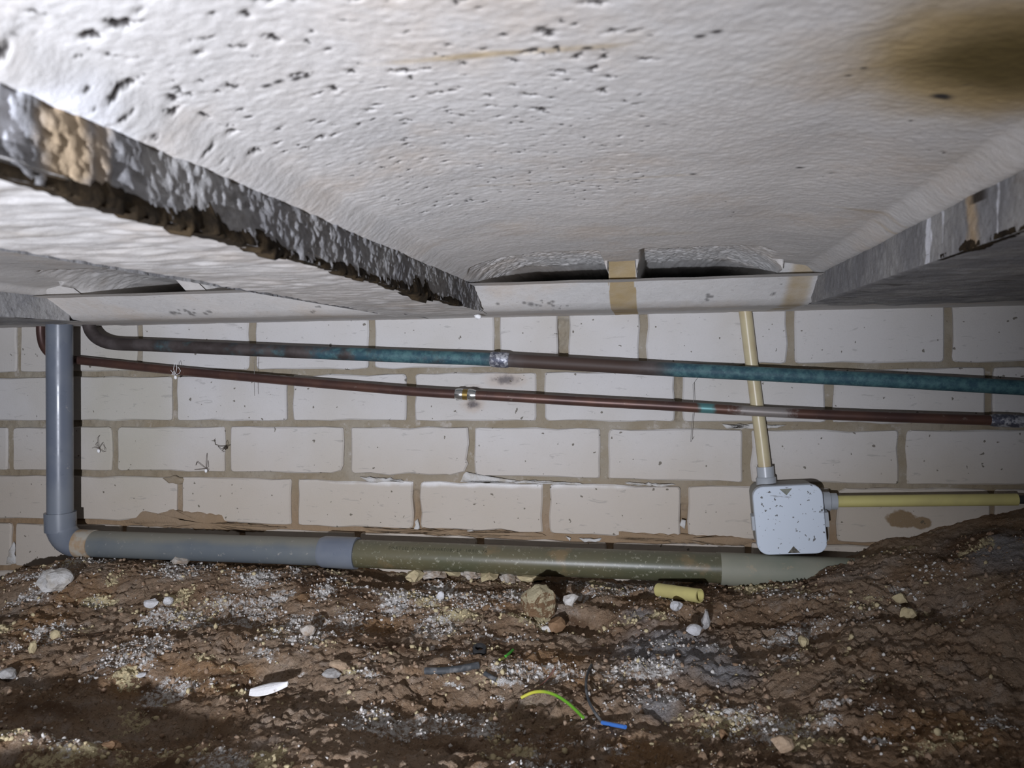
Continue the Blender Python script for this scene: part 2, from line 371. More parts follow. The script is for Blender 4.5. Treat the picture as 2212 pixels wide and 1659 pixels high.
def tube_vf(pts, rad, seg=20, caps=True, hollow=0.0, prof=None):
    """tube along pts; rad scalar or list; hollow: inner radius ratio seen at both ends"""
    pts = [np.array(p, float) for p in pts]; n = len(pts)
    rad = [rad]*n if np.isscalar(rad) else list(rad)
    T = [pts[min(i+1, n-1)]-pts[max(i-1, 0)] for i in range(n)]; T = [t/max(1e-9, np.linalg.norm(t)) for t in T]
    a = np.array([0, 0, 1.0]) if abs(T[0][2]) < .9 else np.array([0, 1.0, 0])
    N = np.cross(T[0], a); N /= np.linalg.norm(N)
    rings = []
    for i in range(n):
        N = N - T[i]*np.dot(N, T[i]); N /= np.linalg.norm(N); B = np.cross(T[i], N)
        rings.append((pts[i], N.copy(), B))
    V = []; F = []
    def ring(c, N, B, r):
        s = len(V)
        for j in range(seg):
            th = 2*math.pi*j/seg; V.append(c+(N*math.cos(th)+B*math.sin(th))*r)
        return s
    seq = [ring(c, N_, B_, rad[i]) for i, (c, N_, B_) in enumerate(rings)]
    if hollow:
        d = min(rad[0]*2, .4*np.linalg.norm(pts[-1]-pts[0]))
        st = [ring(rings[0][0]+T[0]*min(d, .03), rings[0][1], rings[0][2], rad[0]*hollow), ring(rings[0][0], rings[0][1], rings[0][2], rad[0]*hollow)]
        en = [ring(rings[-1][0], rings[-1][1], rings[-1][2], rad[-1]*hollow), ring(rings[-1][0]-T[-1]*min(d, .03), rings[-1][1], rings[-1][2], rad[-1]*hollow)]
        seq = st+seq+en
    for s0, s1 in zip(seq[:-1], seq[1:]):
        for j in range(seg):
            k = (j+1) % seg; F.append((s0+j, s0+k, s1+k, s1+j))
    if caps:
        F.append(tuple(seq[0]+j for j in range(seg))[::-1]); F.append(tuple(seq[-1]+j for j in range(seg)))
    return np.array(V), F
def tube(name, pts, rad, mat, parent=None, seg=20, caps=True, hollow=0.0, smooth=True, origin=None):
    V, F = tube_vf(pts, rad, seg, caps, hollow)
    o = build(name, V, F, mat, parent, origin)
    if smooth:
        o.data.shade_smooth()
        for p in o.data.polygons:
            if len(p.vertices) > 4: p.use_smooth = False
        try: o.data.set_sharp_from_angle(angle=math.radians(50))
        except Exception: pass
    return o
def ico(sub=2):
    import bmesh
    bm = bmesh.new(); bmesh.ops.create_icosphere(bm, subdivisions=sub, radius=1)
    V = np.array([v.co[:] for v in bm.verts]); bm.verts.index_update(); F = [tuple(v.index for v in f.verts) for f in bm.faces]; bm.free(); return V, F
ICO1, ICO2, ICO3 = ico(1), ico(2), ico(3)
def lump(r3, seed, rough=.25, facet=0, src=None):
    V, F = src or ICO2
    V = V.copy(); rg = np.random.default_rng(seed)
    for _ in range(facet):                                    # cut flats, as on a broken stone
        n = rg.normal(size=3); n /= np.linalg.norm(n); h = rg.uniform(.55, .8); d = V@n; V = V - np.outer(np.maximum(0, d-h), n)
    ph = rg.uniform(0, 50, 3)
    for fr, am in ((2.2, rough), (5.0, rough*.7), (11.0, rough*.5)):
        nz = vn(V[:, 0]*fr+ph[0]+V[:, 2]*fr*.7, V[:, 1]*fr+ph[1]-V[:, 2]*fr*.6, seed)*2-1
        V = V*(1+nz[:, None]*am)
    return V*np.array(r3), F

# ================================================================ CEILING
ZB, ZR = .372, .406                 # underside of ribs and top of the rib faces
YF = -.27                           # where the end beam starts
XL, XR = -.238, .212                # the pan in the middle
XL2, XR2 = -.905, -.392             # the pan to its left
SLOTS = [(-.229, -.052, 0), (-.016, .160, 1)]
SLOTS2 = [(-.84, -.665, 0), (-.635, -.46, 1)]
def slot_h(X, slots):
    h = np.zeros_like(X)
    for a, b, side in slots:
        o = (X-a) if side == 0 else (b-X); i = (b-X) if side == 0 else (X-a)
        t = np.minimum(np.sqrt(np.clip(o/.055, 0, 1)), np.clip(i/.010, 0, 1)**.6)
        h = np.maximum(h, .031*t*(o > 0)*(i > 0))
    return h
def soffit_z(X, Y, xl, xr):
    dx = np.minimum(X-xl, xr-X)
    zt = .437 + .006*np.clip((-.90-Y)/.5, 0, 1) - .012*np.clip((Y+.68)/.41, 0, 1)
    side = .45*sm(dx/.022)+.55*sm(dx/.11)
    return ZR + (zt-ZR)*side
def pan(name, parent, xl, xr, slots, xs, ys, seed, pits):
    X, Y = np.meshgrid(xs, ys, indexing='ij')
    z = soffit_z(X, Y, xl, xr)
    z += .0012*fbm(X, Y, 9, 3, seed) + .00028*fbm(X, Y, 55, 4, seed+5) + .0003*(vn(X*300, Y*300, seed+9)-.5)
    f1, f2, _ = worley(X, Y, 150, seed+3); z += .0003*np.clip(f2-f1, 0, .5)
    h = slot_h(X, slots)
    zs = .4065 + h + .0022*fbm(X, Y, 60, 4, seed+20)*(h > .004)
    f1, f2, _ = worley(X, Y, 90, seed+40); zs -= .0025*np.clip(.35-(f2-f1), 0, .35)*(h > .01)*-1.5
    yn = -.345+.075*(1-np.clip(h/.031, 0, 1))**1.5+.006*fbm(X, X*0, 70, 3, seed+60)
    z = np.where((h > 0) & (Y > yn), np.maximum(z, zs), z)
    zfc = .3795+.0535*(1-(Y-YF)/.102)
    z = np.where((Y > YF+.004) & (h > 0), zs, np.where((Y > YF) & (h <= 0), np.maximum(.398, np.minimum(z, zfc+.004)), z))
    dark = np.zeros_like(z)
    if pits:
        for (n, xr_, yr_, r0, r1) in pits:
            for _ in range(n):
                px = RNG.uniform(*xr_); py = RNG.uniform(*yr_); r = r0+(r1-r0)*RNG.random()**2.5
                e = RNG.uniform(1, 2.6); th = RNG.uniform(-.6, .6)+math.pi/2*(RNG.random() < .5)
                i0, i1 = np.searchsorted(xs, [px-3*r*e, px+3*r*e]); j0, j1 = np.searchsorted(ys, [py-3*r*e, py+3*r*e])
                if i1-i0 < 2 or j1-j0 < 2: continue
                ax = X[i0:i1, j0:j1]-px; ay = Y[i0:i1, j0:j1]-py
                u = (ax*math.cos(th)+ay*math.sin(th))/e; v = -ax*math.sin(th)+ay*math.cos(th)
                d = np.hypot(u, v)/r + 1.3*(vn(ax*900+px*999, ay*900, 3)-.5)
                k = np.exp(-np.clip(d, 0, 9)**4)
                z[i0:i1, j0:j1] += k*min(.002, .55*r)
                dark[i0:i1, j0:j1] = np.maximum(dark[i0:i1, j0:j1], np.exp(-np.clip(d*1.05, 0, 9)**4)*np.clip((r-.0002)/.0009, 0, .9))  # pit shade painted in as dark colour
    white = np.zeros_like(z); ochre = np.zeros_like(z)
    def blob(px, py, rx, ry, arr, s, zz=.449):
        q = onZ(px, py, zz); d = ((X-q[0])/rx)**2+((Y-q[1])/ry)**2; np.maximum(arr, s*np.exp(-d), out=arr)
    if pits:
        blob(95, 225, .03, .035, white, 1.0, .41); blob(190, 262, .02, .03, white, .75, .41); blob(500, 330, .06, .01, white, .3)
        for q in ((2190, 30, .075, .085, 1.15), (1900, 70, .09, .05, .5), (2050, 250, .04, .10, .3), (1500, 25, .12, .03, .3)): blob(*q[:4], ochre, q[4])
        for q in ((1330, 590, .02, .05, .6), (1210, 470, .06, .02, .3), (1440, 465, .05, .02, .4), (1260, 355, .16, .006, .45), (1050, 62, .06, .005, .7), (1200, 50, .05, .005, .6),
                  (1880, 385, .05, .008, .55), (1930, 398, .03, .006, .5), (650, 530, .03, .02, .3)): blob(*q[:4], ochre, q[4])
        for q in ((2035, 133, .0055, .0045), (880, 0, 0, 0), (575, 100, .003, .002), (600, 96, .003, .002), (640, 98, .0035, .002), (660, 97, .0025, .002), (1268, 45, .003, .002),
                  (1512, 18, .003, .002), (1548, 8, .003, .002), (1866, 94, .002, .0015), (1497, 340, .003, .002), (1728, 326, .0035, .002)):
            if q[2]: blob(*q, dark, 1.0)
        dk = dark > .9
    return grid(name, np.stack([X, Y, z], -1), 'concrete', parent, flip=True, attrs={'wear_tone': (white, ochre, dark)})

def strip(name, parent, x0, x1, y0, y1, mat, seed, st=.004, white=0.0):
    xs = axis([(x0, x1, st)]); ys = axis([(y0, -1.1, .02), (-1.1, y1, st)]) if y0 < -1.2 else axis([(y0, y1, st)])
    X, Y = np.meshgrid(xs, ys, indexing='ij')
    z = ZB + .0022*fbm(X, Y, 14, 4, seed) + .0014*fbm(X*.35, Y, 120, 3, seed+3)
    e = np.minimum(X-x0, x1-X); z += .006*np.clip(1-e/.006, 0, 1)**2*(Y < YF-.01)
    wv = np.full_like(z, white)*(.6+.8*vn(X*20, Y*30, seed)); oc = .35*vn(X*14, Y*40, seed+8)
    dk = .55*np.clip(fbm(X*.3, Y, 70, 4, seed+31)-.28, 0, 1)/.4*(white < .1)
    return grid(name, np.stack([X, Y, z], -1), mat, parent, flip=True, attrs={'wear_tone': (wv, oc, dk)})

def rib_face(name, parent, x, sgn, y0, y1, seed, rough, marks):
    ys = axis([(y0, -1.1, .02), (-1.1, y1, .0016)]) if y0 < -1.2 else axis([(y0, y1, .003)])
    zs = np.linspace(ZB-.0005, ZR+.006, 26)
    Y, Z = np.meshgrid(ys, zs, indexing='ij')
    d = rough*(.0020*fbm(Y, Z, 150, 4, seed)+.0018*np.abs(fbm(Y, Z*.6, 260, 3, seed+4))) + .0012*fbm(Y, Z, 22, 2, seed+9)
    X = x + sgn*(d - .004*(Z-ZR)/(ZR-ZB)*0)
    wv = np.zeros_like(Y); oc = np.zeros_like(Y); dk = np.zeros_like(Y)
    for (kind, yc, wd, s, z0, z1) in marks:
        g = s*np.exp(-((Y+.004*fbm(Y, Z, 90, 3, seed+50)-yc)/wd)**2)*((Z >= z0) & (Z <= z1))
        arr = {'w': wv, 'o': oc, 'd': dk}[kind]; np.maximum(arr, g, out=arr)
    return grid(name, np.stack([X, Y, Z], -1), 'rib_concrete', parent, flip=sgn > 0, attrs={'wear_tone': (wv, oc, dk)})

def burr(name, parent, x, sgn, y0, y1, seed, size, gate=None):
    """ragged ridge of squeezed-out mortar along the lower edge of a rib"""
    ys = np.arange(y0, y1, .0013); n = len(ys)
    r1 = np.clip(.45+1.3*fbm(ys, ys*0+3, 11, 2, seed), 0, 1); r2 = vn(ys*170, ys*0, seed+1); r3 = vn(ys*230, ys*0+7, seed+2); r4 = vn(ys*70, ys*0+9, seed+3); r5 = vn(ys*320, ys*0+5, seed+4)
    g = np.ones(n) if gate is None else np.array([gate(y) for y in ys])
    a = size*g*(.0004+.0034*r1*(.25+.75*r2*r4)); b = size*g*(.0002+.0052*(.2+.8*r1)*r3**2*(.4+.6*r5)); c = size*g*(.0010+.0125*r1**1.3*(.25+.75*r4)*(.55+.45*r5))
    R = np.zeros((n, 7, 3)); R[:, :, 1] = ys[:, None]
    R[:, 1, 1] += .003*(r3-.5); R[:, 2, 1] += .004*(r2-.5)
    prof = [(-.003+0*a, ZB+.004+c), (.15*a, ZB+.003+.8*c), (.8*a, ZB+.0015+.35*c), (a, ZB-.2*b), (.55*a-.001, ZB-b), (-.006-c*.5, ZB-.55*b), (-.012-c*.7, ZB+.004+0*b)]
    for j, (px, pz) in enumerate(prof): R[:, j, 0] = x+sgn*px; R[:, j, 2] = pz
    return grid(name, R, 'burr_mortar', parent, flip=sgn < 0)

def end_beam(parent, xl, xr, slots, seed, name='end_beam_face'):
    xs = axis([(xl-.03, xr+.03, .0025)]); n = 26
    h = slot_h(xs, slots); ztop = np.where(h > 0, .4055+.0016*fbm(xs, xs*0, 90, 3, seed), soffit_z(xs, xs*0+YF, xl, xr)+.002)
    ztop = np.where((xs < xl) | (xs > xr), ZR+.003, ztop)
    P = np.zeros((len(xs), n+10, 3))
    for i, x in enumerate(xs):
        t = np.linspace(1, 0, n); zz = .3795+(ztop[i]-.3795)*t; yy = YF+.102*(1-(zz-.3795)/.0535)
        P[i, :n, 0] = x; P[i, :n, 1] = yy; P[i, :n, 2] = zz
        for k in range(10):
            u = (k+1)/10
            P[i, n+k] = (x, -.168+.05*u if k < 6 else -.138+(k-5)*.06, .3795-(.3795-ZB)*math.sin(min(1, u/.6)*math.pi/2))
    d = .0009*fbm(P[..., 0], P[..., 2]*2+P[..., 1], 120, 4, seed+2) + .0016*fbm(P[..., 0], P[..., 1]+P[..., 2], 18, 3, seed+6)
    P[..., 1] -= d; P[..., 2] += d*.5
    X, Y, Z = P[..., 0], P[..., 1], P[..., 2]
    oc = np.zeros_like(X); dk = np.zeros_like(X); wv = np.zeros_like(X)
    if seed == 301:
        oc = np.maximum(oc, .75*(np.abs(X+.035+.004*fbm(X, Z, 80, 3, 5)) < .0185)); oc = np.maximum(oc, .6*sm((X-.165)/.02)*sm((.22-X)/.02))
    rg = np.random.default_rng(seed)
    for (cx, cz, r) in [(-.185+.02, .380, .006)]+[(-.135+rg.normal()*.022, .379+rg.normal()*.003, rg.uniform(.0015, .0045)) for _ in range(16)]+[(.075+rg.normal()*.006, .384+rg.normal()*.004, rg.uniform(.002, .004)) for _ in range(5)]+[(.165+rg.normal()*.004, .386+rg.normal()*.006, rg.uniform(.0015, .0035)) for _ in range(6)]:
        if seed != 301: cx -= .56; cz += .0
        yl = YF+.102*(1-(cz-.3795)/.0535)
        g = np.exp(-(((X-cx)/r)**2+((Z-cz)/(r*.6))**2+((Y-yl)/.02)**2)**1.5); dk = np.maximum(dk, .6*g)
    return grid(name, P, 'concrete', parent, flip=True, attrs={'wear_tone': (wv, oc, dk)})

ceiling = empty('ceiling', (0, 0, 0)); ceiling['kind'] = 'structure'
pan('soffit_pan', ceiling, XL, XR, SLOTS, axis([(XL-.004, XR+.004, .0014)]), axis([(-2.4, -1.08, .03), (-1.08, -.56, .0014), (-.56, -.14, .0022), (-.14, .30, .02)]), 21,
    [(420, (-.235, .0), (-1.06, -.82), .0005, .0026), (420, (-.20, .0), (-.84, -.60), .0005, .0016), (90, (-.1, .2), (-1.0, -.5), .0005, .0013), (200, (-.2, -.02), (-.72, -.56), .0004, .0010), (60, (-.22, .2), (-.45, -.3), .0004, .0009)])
pan('soffit_pan', ceiling, XL2, XR2, SLOTS2, axis([(XL2-.004, XR2+.004, .004)]), axis([(-2.4, -1.08, .03), (-1.08, -.14, .0035), (-.14, .30, .02)]), 77, None)
strip('rib_underside', ceiling, XR2, XL, -2.4, -.10, 'concrete', 31, .0035, .22)
strip('rib_underside', ceiling, XR, .75, -2.4, -.10, 'rib_concrete', 41, .004)
strip('rib_underside', ceiling, -1.25, XL2, -2.4, -.10, 'rib_concrete', 51, .006)
WM = [('w', -1.035, .022, 1.0, 0, 1), ('w', -1.0, .02, .75, ZB+.014, 1), ('o', -.965, .016, .9, 0, 1), ('o', -.945, .012, .6, 0, 1), ('d', -1.07, .02, .7, 0, 1)]
rib_face('rib_face', ceiling, XL, 1, -2.4, YF+.10, 61, 1.0, WM)
RM = [('w', -.605, .007, 1.0, 0, 1), ('w', -.635, .004, .55, ZB+.01, 1), ('w', -.725, .003, .55, 0, 1), ('o', -.69, .012, .8, 0, 1), ('d', -.70, .012, .9, ZR-.006, 1), ('o', -.75, .03, .3, 0, 1)]
rib_face('rib_face', ceiling, XR, -1, -2.4, YF+.10, 71, .35, RM)
rib_face('rib_face', ceiling, XL2, 1, -2.4, YF+.10, 81, .4, [('o', -.4, .1, .3, 0, 1)])
rib_face('rib_face', ceiling, XR2, -1, -2.4, YF+.10, 91, .4, [])
burr('mortar_burr', ceiling, XL, 1, -1.6, -.28, 15, 1.9)
burr('mortar_burr', ceiling, XR, -1, -1.3, -.62, 25, 1.0, lambda y: float(sm(np.array((-.66-y)/.03))))
end_beam(ceiling, XL, XR, SLOTS, 301)
end_beam(ceiling, XL2, XR2, SLOTS2, 302)
def plate(name, parent, x0, x1, y0, y1, z, mat='concrete'):
    xs = np.linspace(x0, x1, 60); ys = np.linspace(y0, y1, 8); X, Y = np.meshgrid(xs, ys, indexing='ij')
    zz = z + .0012*fbm(X, Y, 30, 3, 5)
    return grid(name, np.stack([X, Y, zz], -1), mat, parent, flip=True, attrs={'wear_tone': (X*0, X*0, X*0)})
plate('bearing_underside', ceiling, -2.4, 2.4, -.125, .10, ZB+.0005)
plate('void_floor', ceiling, -1.4, .8, YF+.02, .3, .4035)
plate('outer_soffit', ceiling, -2.4, -1.24, -2.4, -.1, ZB+.002)
plate('outer_soffit', ceiling, .74, 2.4, -2.4, -.1, ZB+.002)
plate('floor_topping', ceiling, -2.4, 2.4, -2.4, .3, .52)

# ================================================================ WALL
wall = empty('wall_back', (0, 0, 0)); wall['kind'] = 'structure'
def pl(pts): xs, ys = zip(*pts); return lambda x: float(np.interp(x, xs, ys))
ROWS = [
    (pl([(0, 690), (2212, 655)]), pl([(0, 803), (50, 803), (500, 799), (1000, 793), (1500, 788), (1900, 783), (2212, 781)]),
     [(-190, 34), (45, 293), (306, 536), (553, 795), (808, 1066), (1080, 1204), (1228, 1380), (1398, 1699), (1717, 2041), (2058, 2390)]),
    (pl([(0, 816), (50, 816), (500, 812), (1000, 806), (1300, 804), (1900, 796), (2212, 793)]), pl([(0, 908), (1000, 908), (1300, 910), (1700, 912), (2212, 914)]),
     [(-140, 106), (120, 370), (382, 619), (632, 877), (896, 1158), (1177, 1457), (1475, 1784), (1800, 2129), (2147, 2490)]),
    (pl([(0, 924), (400, 921), (800, 924), (1150, 923), (1400, 929), (2212, 930)]), pl([(0, 1015), (400, 1018), (800, 1023), (1000, 1027), (1250, 1032), (1400, 1036), (1700, 1045), (2212, 1048)]),
     [(-230, 15), (28, 239), (253, 484), (497, 741), (757, 1011), (1025, 1296), (1314, 1604), (1624, 1943), (1960, 2300)]),
    (pl([(0, 1028), (200, 1028), (500, 1032), (750, 1038), (1000, 1042), (1300, 1048), (1550, 1053), (2212, 1058)]), pl([(0, 1119), (400, 1125), (500, 1130), (750, 1138), (1000, 1146), (1300, 1155), (1450, 1162), (1900, 1172), (2212, 1176)]),
     [(-130, 122), (134, 382), (392, 628), (643, 892), (907, 1172), (1187, 1470), (1487, 1792), (1809, 2139), (2150, 2480)]),
    (pl([(0, 1130), (400, 1138), (800, 1152), (1400, 1176), (2212, 1190)]), pl([(0, 1221), (400, 1232), (800, 1250), (1400, 1275), (2212, 1300)]),
     [(-220, 24), (33, 260), (272, 515), (528, 765), (778, 1030), (1045, 1310), (1325, 1610)]),
    (pl([(0, 1232), (400, 1244)]), pl([(0, 1322), (400, 1335)]), [(-110, 130), (142, 380)]),
]
CHIP = {(2, 4): [(1, .030, .020)], (0, 7): [(2, .012, .030)], (3, 2): [(0, .02, .012)], (2, 3): [(1, .02, .014)], (3, 7): [(3, .012, .02)], (0, 0): [(2, .01, .02)]}
def brick(corners, seed, chips=()):
    """corners: bl, br, tr, tl as (X, Z) on the wall face; a block with worn rounded edges"""
    rg = np.random.default_rng(seed); c = [np.array(q) for q in corners]; pts = []
    ctr = sum(c)/4
    for i in range(4):
        p, nx, pv = c[i], c[(i+1) % 4], c[i-1]
        a = (pv-p)/np.linalg.norm(pv-p); b = (nx-p)/np.linalg.norm(nx-p)
        ra, rb = rg.uniform(.002, .008, 2)
        for ci, ca, cb in chips:
            if ci == i: ra, rb = ca, cb
        pts += [p+a*ra, p+(a+b)*min(ra, rb)*.32, p+b*rb]
        L = np.linalg.norm(nx-p); m = 5 if L > .12 else 2
        for k in range(1, m+1):
            nrm = np.array([b[1], -b[0]])
            pts.append(p+b*L*k/(m+1)+nrm*rg.normal()*.0011)
    pts = np.array(pts); n = len(pts); Y0 = rg.normal()*.0007
    tl = rg.normal(size=2)*.003
    def ringv(q, y): return [(x, y+Y0+tl[0]*(x-ctr[0])*2+tl[1]*(z-ctr[1])*2, z) for x, z in q]
    ins = pts+(ctr-pts)/np.linalg.norm(ctr-pts, axis=1)[:, None]*.0026
    V = ringv(ins, 0)+ringv(pts, .0026)+ringv(pts, .04)
    F = [tuple(range(n))]
    for r in range(2):
        for j in range(n):
            k = (j+1) % n; F.append((r*n+j, (r+1)*n+j, (r+1)*n+k, r*n+k))
    return build('brick', V, F, 'sand_lime_brick', wall)
sd = 100
edges = []
for ri, (top, bot, bs) in enumerate(ROWS):
    for bi, (x0, x1) in enumerate(bs):
        sd += 1
        cs = []
        for (x, fn) in ((x0, bot), (x1, bot), (x1, top), (x0, top)):
            q = onY(x, fn(x)); z = q[2] if not (ri == 0 and fn is top) else ZB+.012
            cs.append((q[0], z))
        brick(cs, sd, CHIP.get((ri, bi), ()))
    L = onY(bs[0][0], (top(bs[0][0])+bot(bs[0][0]))/2); R = onY(bs[-1][1], (top(2212)+bot(2212))/2)
    zt = onY(0, top(0))[2]; zb = onY(0, bot(0))[2]
    if ri == 0: zt = ZB+.012
    x = L[0]-.010
    while x > -1.95:
        sd += 1; brick([(x-.213, zb), (x, zb), (x, zt), (x-.213, zt)], sd); x -= .224
    if len(bs) > 6:
        zt = onY(2212, top(2212))[2] if ri else ZB+.012; zb = onY(2212, bot(2212))[2]; x = R[0]+.010
        while x < 1.75:
            sd += 1; brick([(x, zb), (x+.213, zb), (x+.213, zt), (x, zt)], sd); x += .224
xs = axis([(-2.2, -1.3, .02), (-1.3, .75, .003), (.75, 2.0, .02)]); zs = axis([(-.22, -.12, .01), (-.12, ZB+.02, .003)])
X, Z = np.meshgrid(xs, zs, indexing='ij')
yy = .0056 + .0028*fbm(X, Z, 40, 4, 9) + .0016*fbm(X, Z, 170, 3, 12)
def recess(px0, px1, py0, py1, d):
    a = onY(px0, py0); b = onY(px1, py1); global yy
    yy = yy + d*((X > a[0]) & (X < b[0]) & (Z < a[2]) & (Z > b[2]))*(.5+vn(X*150, Z*150, 4))
recess(1200, 1230, 690, 780, .010); recess(1458, 1474, 805, 910, .006); recess(1470, 1486, 1090, 1130, .008); recess(892, 906, 1060, 1120, .006)
grid('mortar_bed', np.stack([X, yy, Z], -1), 'bed_mortar', wall, flip=False)

def smear(name, pxpoly, th, mat, parent, seed, Yb=0.0):
    """an irregular flat blob of mortar or crust standing proud of the brick face; pxpoly in photo pixels on the wall"""
    P = [onY(*q) for q in pxpoly]; P = np.array([(p[0], p[2]) for p in P])
    out = []
    rg = np.random.default_rng(seed)
    for i in range(len(P)):
        a, b = P[i], P[(i+1) % len(P)]; L = np.linalg.norm(b-a); m = max(1, int(L/.006)); nr = np.array([b[1]-a[1], a[0]-b[0]])/max(L, 1e-6)
        for k in range(m): out.append(a+(b-a)*k/m+nr*rg.normal()*.0011)
    out = np.array(out); ctr = out.mean(0); n = len(out)
    V = []; F = []
    for s, y in ((1.0, Yb+.0015), (.93, Yb-th*.55), (.72, Yb-th), (.4, Yb-th*1.15)):
        for q in out:
            p = ctr+(q-ctr)*s; V.append((p[0], y - (.0008*(vn(np.array([p[0]*160]), np.array([p[1]*160]), seed)[0]-.5) if s < 1 else 0), p[1]))
    V.append((ctr[0], Yb-th*1.15, ctr[1]))
    for r in range(3):
        for j in range(n):
            k = (j+1) % n; F.append((r*n+j, (r+1)*n+j, (r+1)*n+k, r*n+k)[::-1])
    for j in range(n): F.append((3*n+j, 3*n+(j+1) % n, 4*n))
    return build(name, V, F, mat, parent, smooth=True)
smear('mortar_smear', [(275, 1128), (300, 1103), (330, 1110), (370, 1098), (385, 1103), (440, 1106), (480, 1113), (492, 1130), (560, 1134), (620, 1140), (560, 1149), (400, 1143), (300, 1135)], .0025, 'bed_mortar', wall, 3)
smear('mortar_smear', [(350, 1033), (372, 1027), (398, 1035), (390, 1047), (365, 1045)], .002, 'bed_mortar', wall, 4)
smear('mortar_smear', [(1330, 1148), (1600, 1160), (1630, 1168), (1600, 1178), (1450, 1172), (1330, 1164)], .003, 'bed_mortar', wall, 5)
smear('mortar_smear', [(900, 1142), (1160, 1150), (1180, 1158), (1000, 1158), (800, 1148), (780, 1140)], .003, 'bed_mortar', wall, 6)
for k, q in enumerate(([(992, 1040), (1006, 1020), (1018, 1024), (1050, 1032), (1140, 1038), (1260, 1045), (1180, 1046), (1060, 1042)],
                       [(775, 1030), (850, 1033), (880, 1040), (800, 1041)], [(895, 1125), (903, 1121), (907, 1142), (897, 1150)],
                       [(985, 1147), (1010, 1146), (1036, 1150), (1030, 1162), (1018, 1156), (990, 1152)], [(948, 1148), (970, 1148), (965, 1152), (950, 1152)],
                       [(1222, 1160), (1234, 1163), (1230, 1170)], [(1250, 1164), (1300, 1163), (1296, 1169), (1262, 1172)],
                       [(1500, 1163), (1560, 1165), (1590, 1174), (1520, 1176)], [(1350, 1041), (1460, 1046), (1440, 1050), (1352, 1046)],
                       [(1472, 1122), (1482, 1124), (1480, 1143), (1470, 1135)], [(20, 1190), (30, 1170), (33, 1218), (14, 1220)],
                       [(1560, 918), (1660, 916), (1700, 921), (1640, 927), (1570, 926)])):
    smear('salt_crust', q, .0012, 'white_crust', wall, 30+k)

# ================================================================ GROUND
CP = [  # control points X, Y, Z
    (-1.9, 0, -.13), (-1.5, 0, -.13), (-1.25, .0, -.125), (-1.16, 0, -.105), (-1.10, 0, -.075), (-1.0, 0, -.06), (-.7, 0, -.05), (-.4, 0, -.06), (0, 0, -.06), (.15, 0, -.045), (.27, 0, -.012), (.385, 0, .022), (.44, 0, .043), (.50, 0, .060), (.56, 0, .076), (.7, 0, .10), (1.2, 0, .12), (1.9, 0, .1),
    (-1.22, -.10, -.125), (-1.14, -.10, -.085), (-1.06, -.10, -.045), (-.98, -.09, -.034), (-.85, -.09, -.036), (-.7, -.09, -.040), (-.55, -.09, -.040), (-.45, -.09, -.046), (-.33, -.09, -.052), (-.2, -.09, -.050), (-.06, -.09, -.050), (.05, -.09, -.046), (.12, -.09, -.040), (.2, -.09, -.028), (.27, -.09, .000), (.35, -.09, .020), (.5, -.09, .055), (.7, -.09, .08),
    (-1.3, -.3, -.10), (-1.05, -.25, -.090), (-.85, -.25, -.078), (-.6, -.25, -.076), (-.35, -.25, -.076), (-.1, -.25, -.074), (.1, -.25, -.060), (.3, -.25, -.025), (.5, -.25, .03), (.8, -.25, .06),
    (-1.1, -.5, -.10), (-.8, -.45, -.095), (-.5, -.45, -.092), (-.2, -.45, -.088), (.05, -.45, -.075), (.3, -.45, -.045), (.6, -.45, .0),
    (-1.0, -.62, -.08), (-.7, -.62, -.078), (-.4, -.62, -.074), (-.15, -.62, -.070), (.1, -.62, -.060), (.3, -.62, -.045), (.6, -.62, -.02),
    (-.8, -.8, -.055), (-.4, -.8, -.055), (0, -.8, -.05), (.4, -.8, -.04), (-.9, -1.1, -.05), (-.4, -1.15, -.06), (0, -1.1, -.05), (.5, -1.1, -.04), (-1.6, -1.2, -.03), (1.4, -1.0, .03), (0, -1.8, -.03), (-1.5, -2.2, -.03), (1.5, -2.2, -.02), (0, -2.4, -.03)]
CPA = np.array(CP)
def ground_base(X, Y):
    num = np.zeros_like(X); den = np.zeros_like(X)
    for x, y, z in CPA:
        wgt = 1.0/((X-x)**2+(1.6*(Y-y))**2+.0012)**1.7; num += wgt*z; den += wgt
    return num/den
HOLES = []
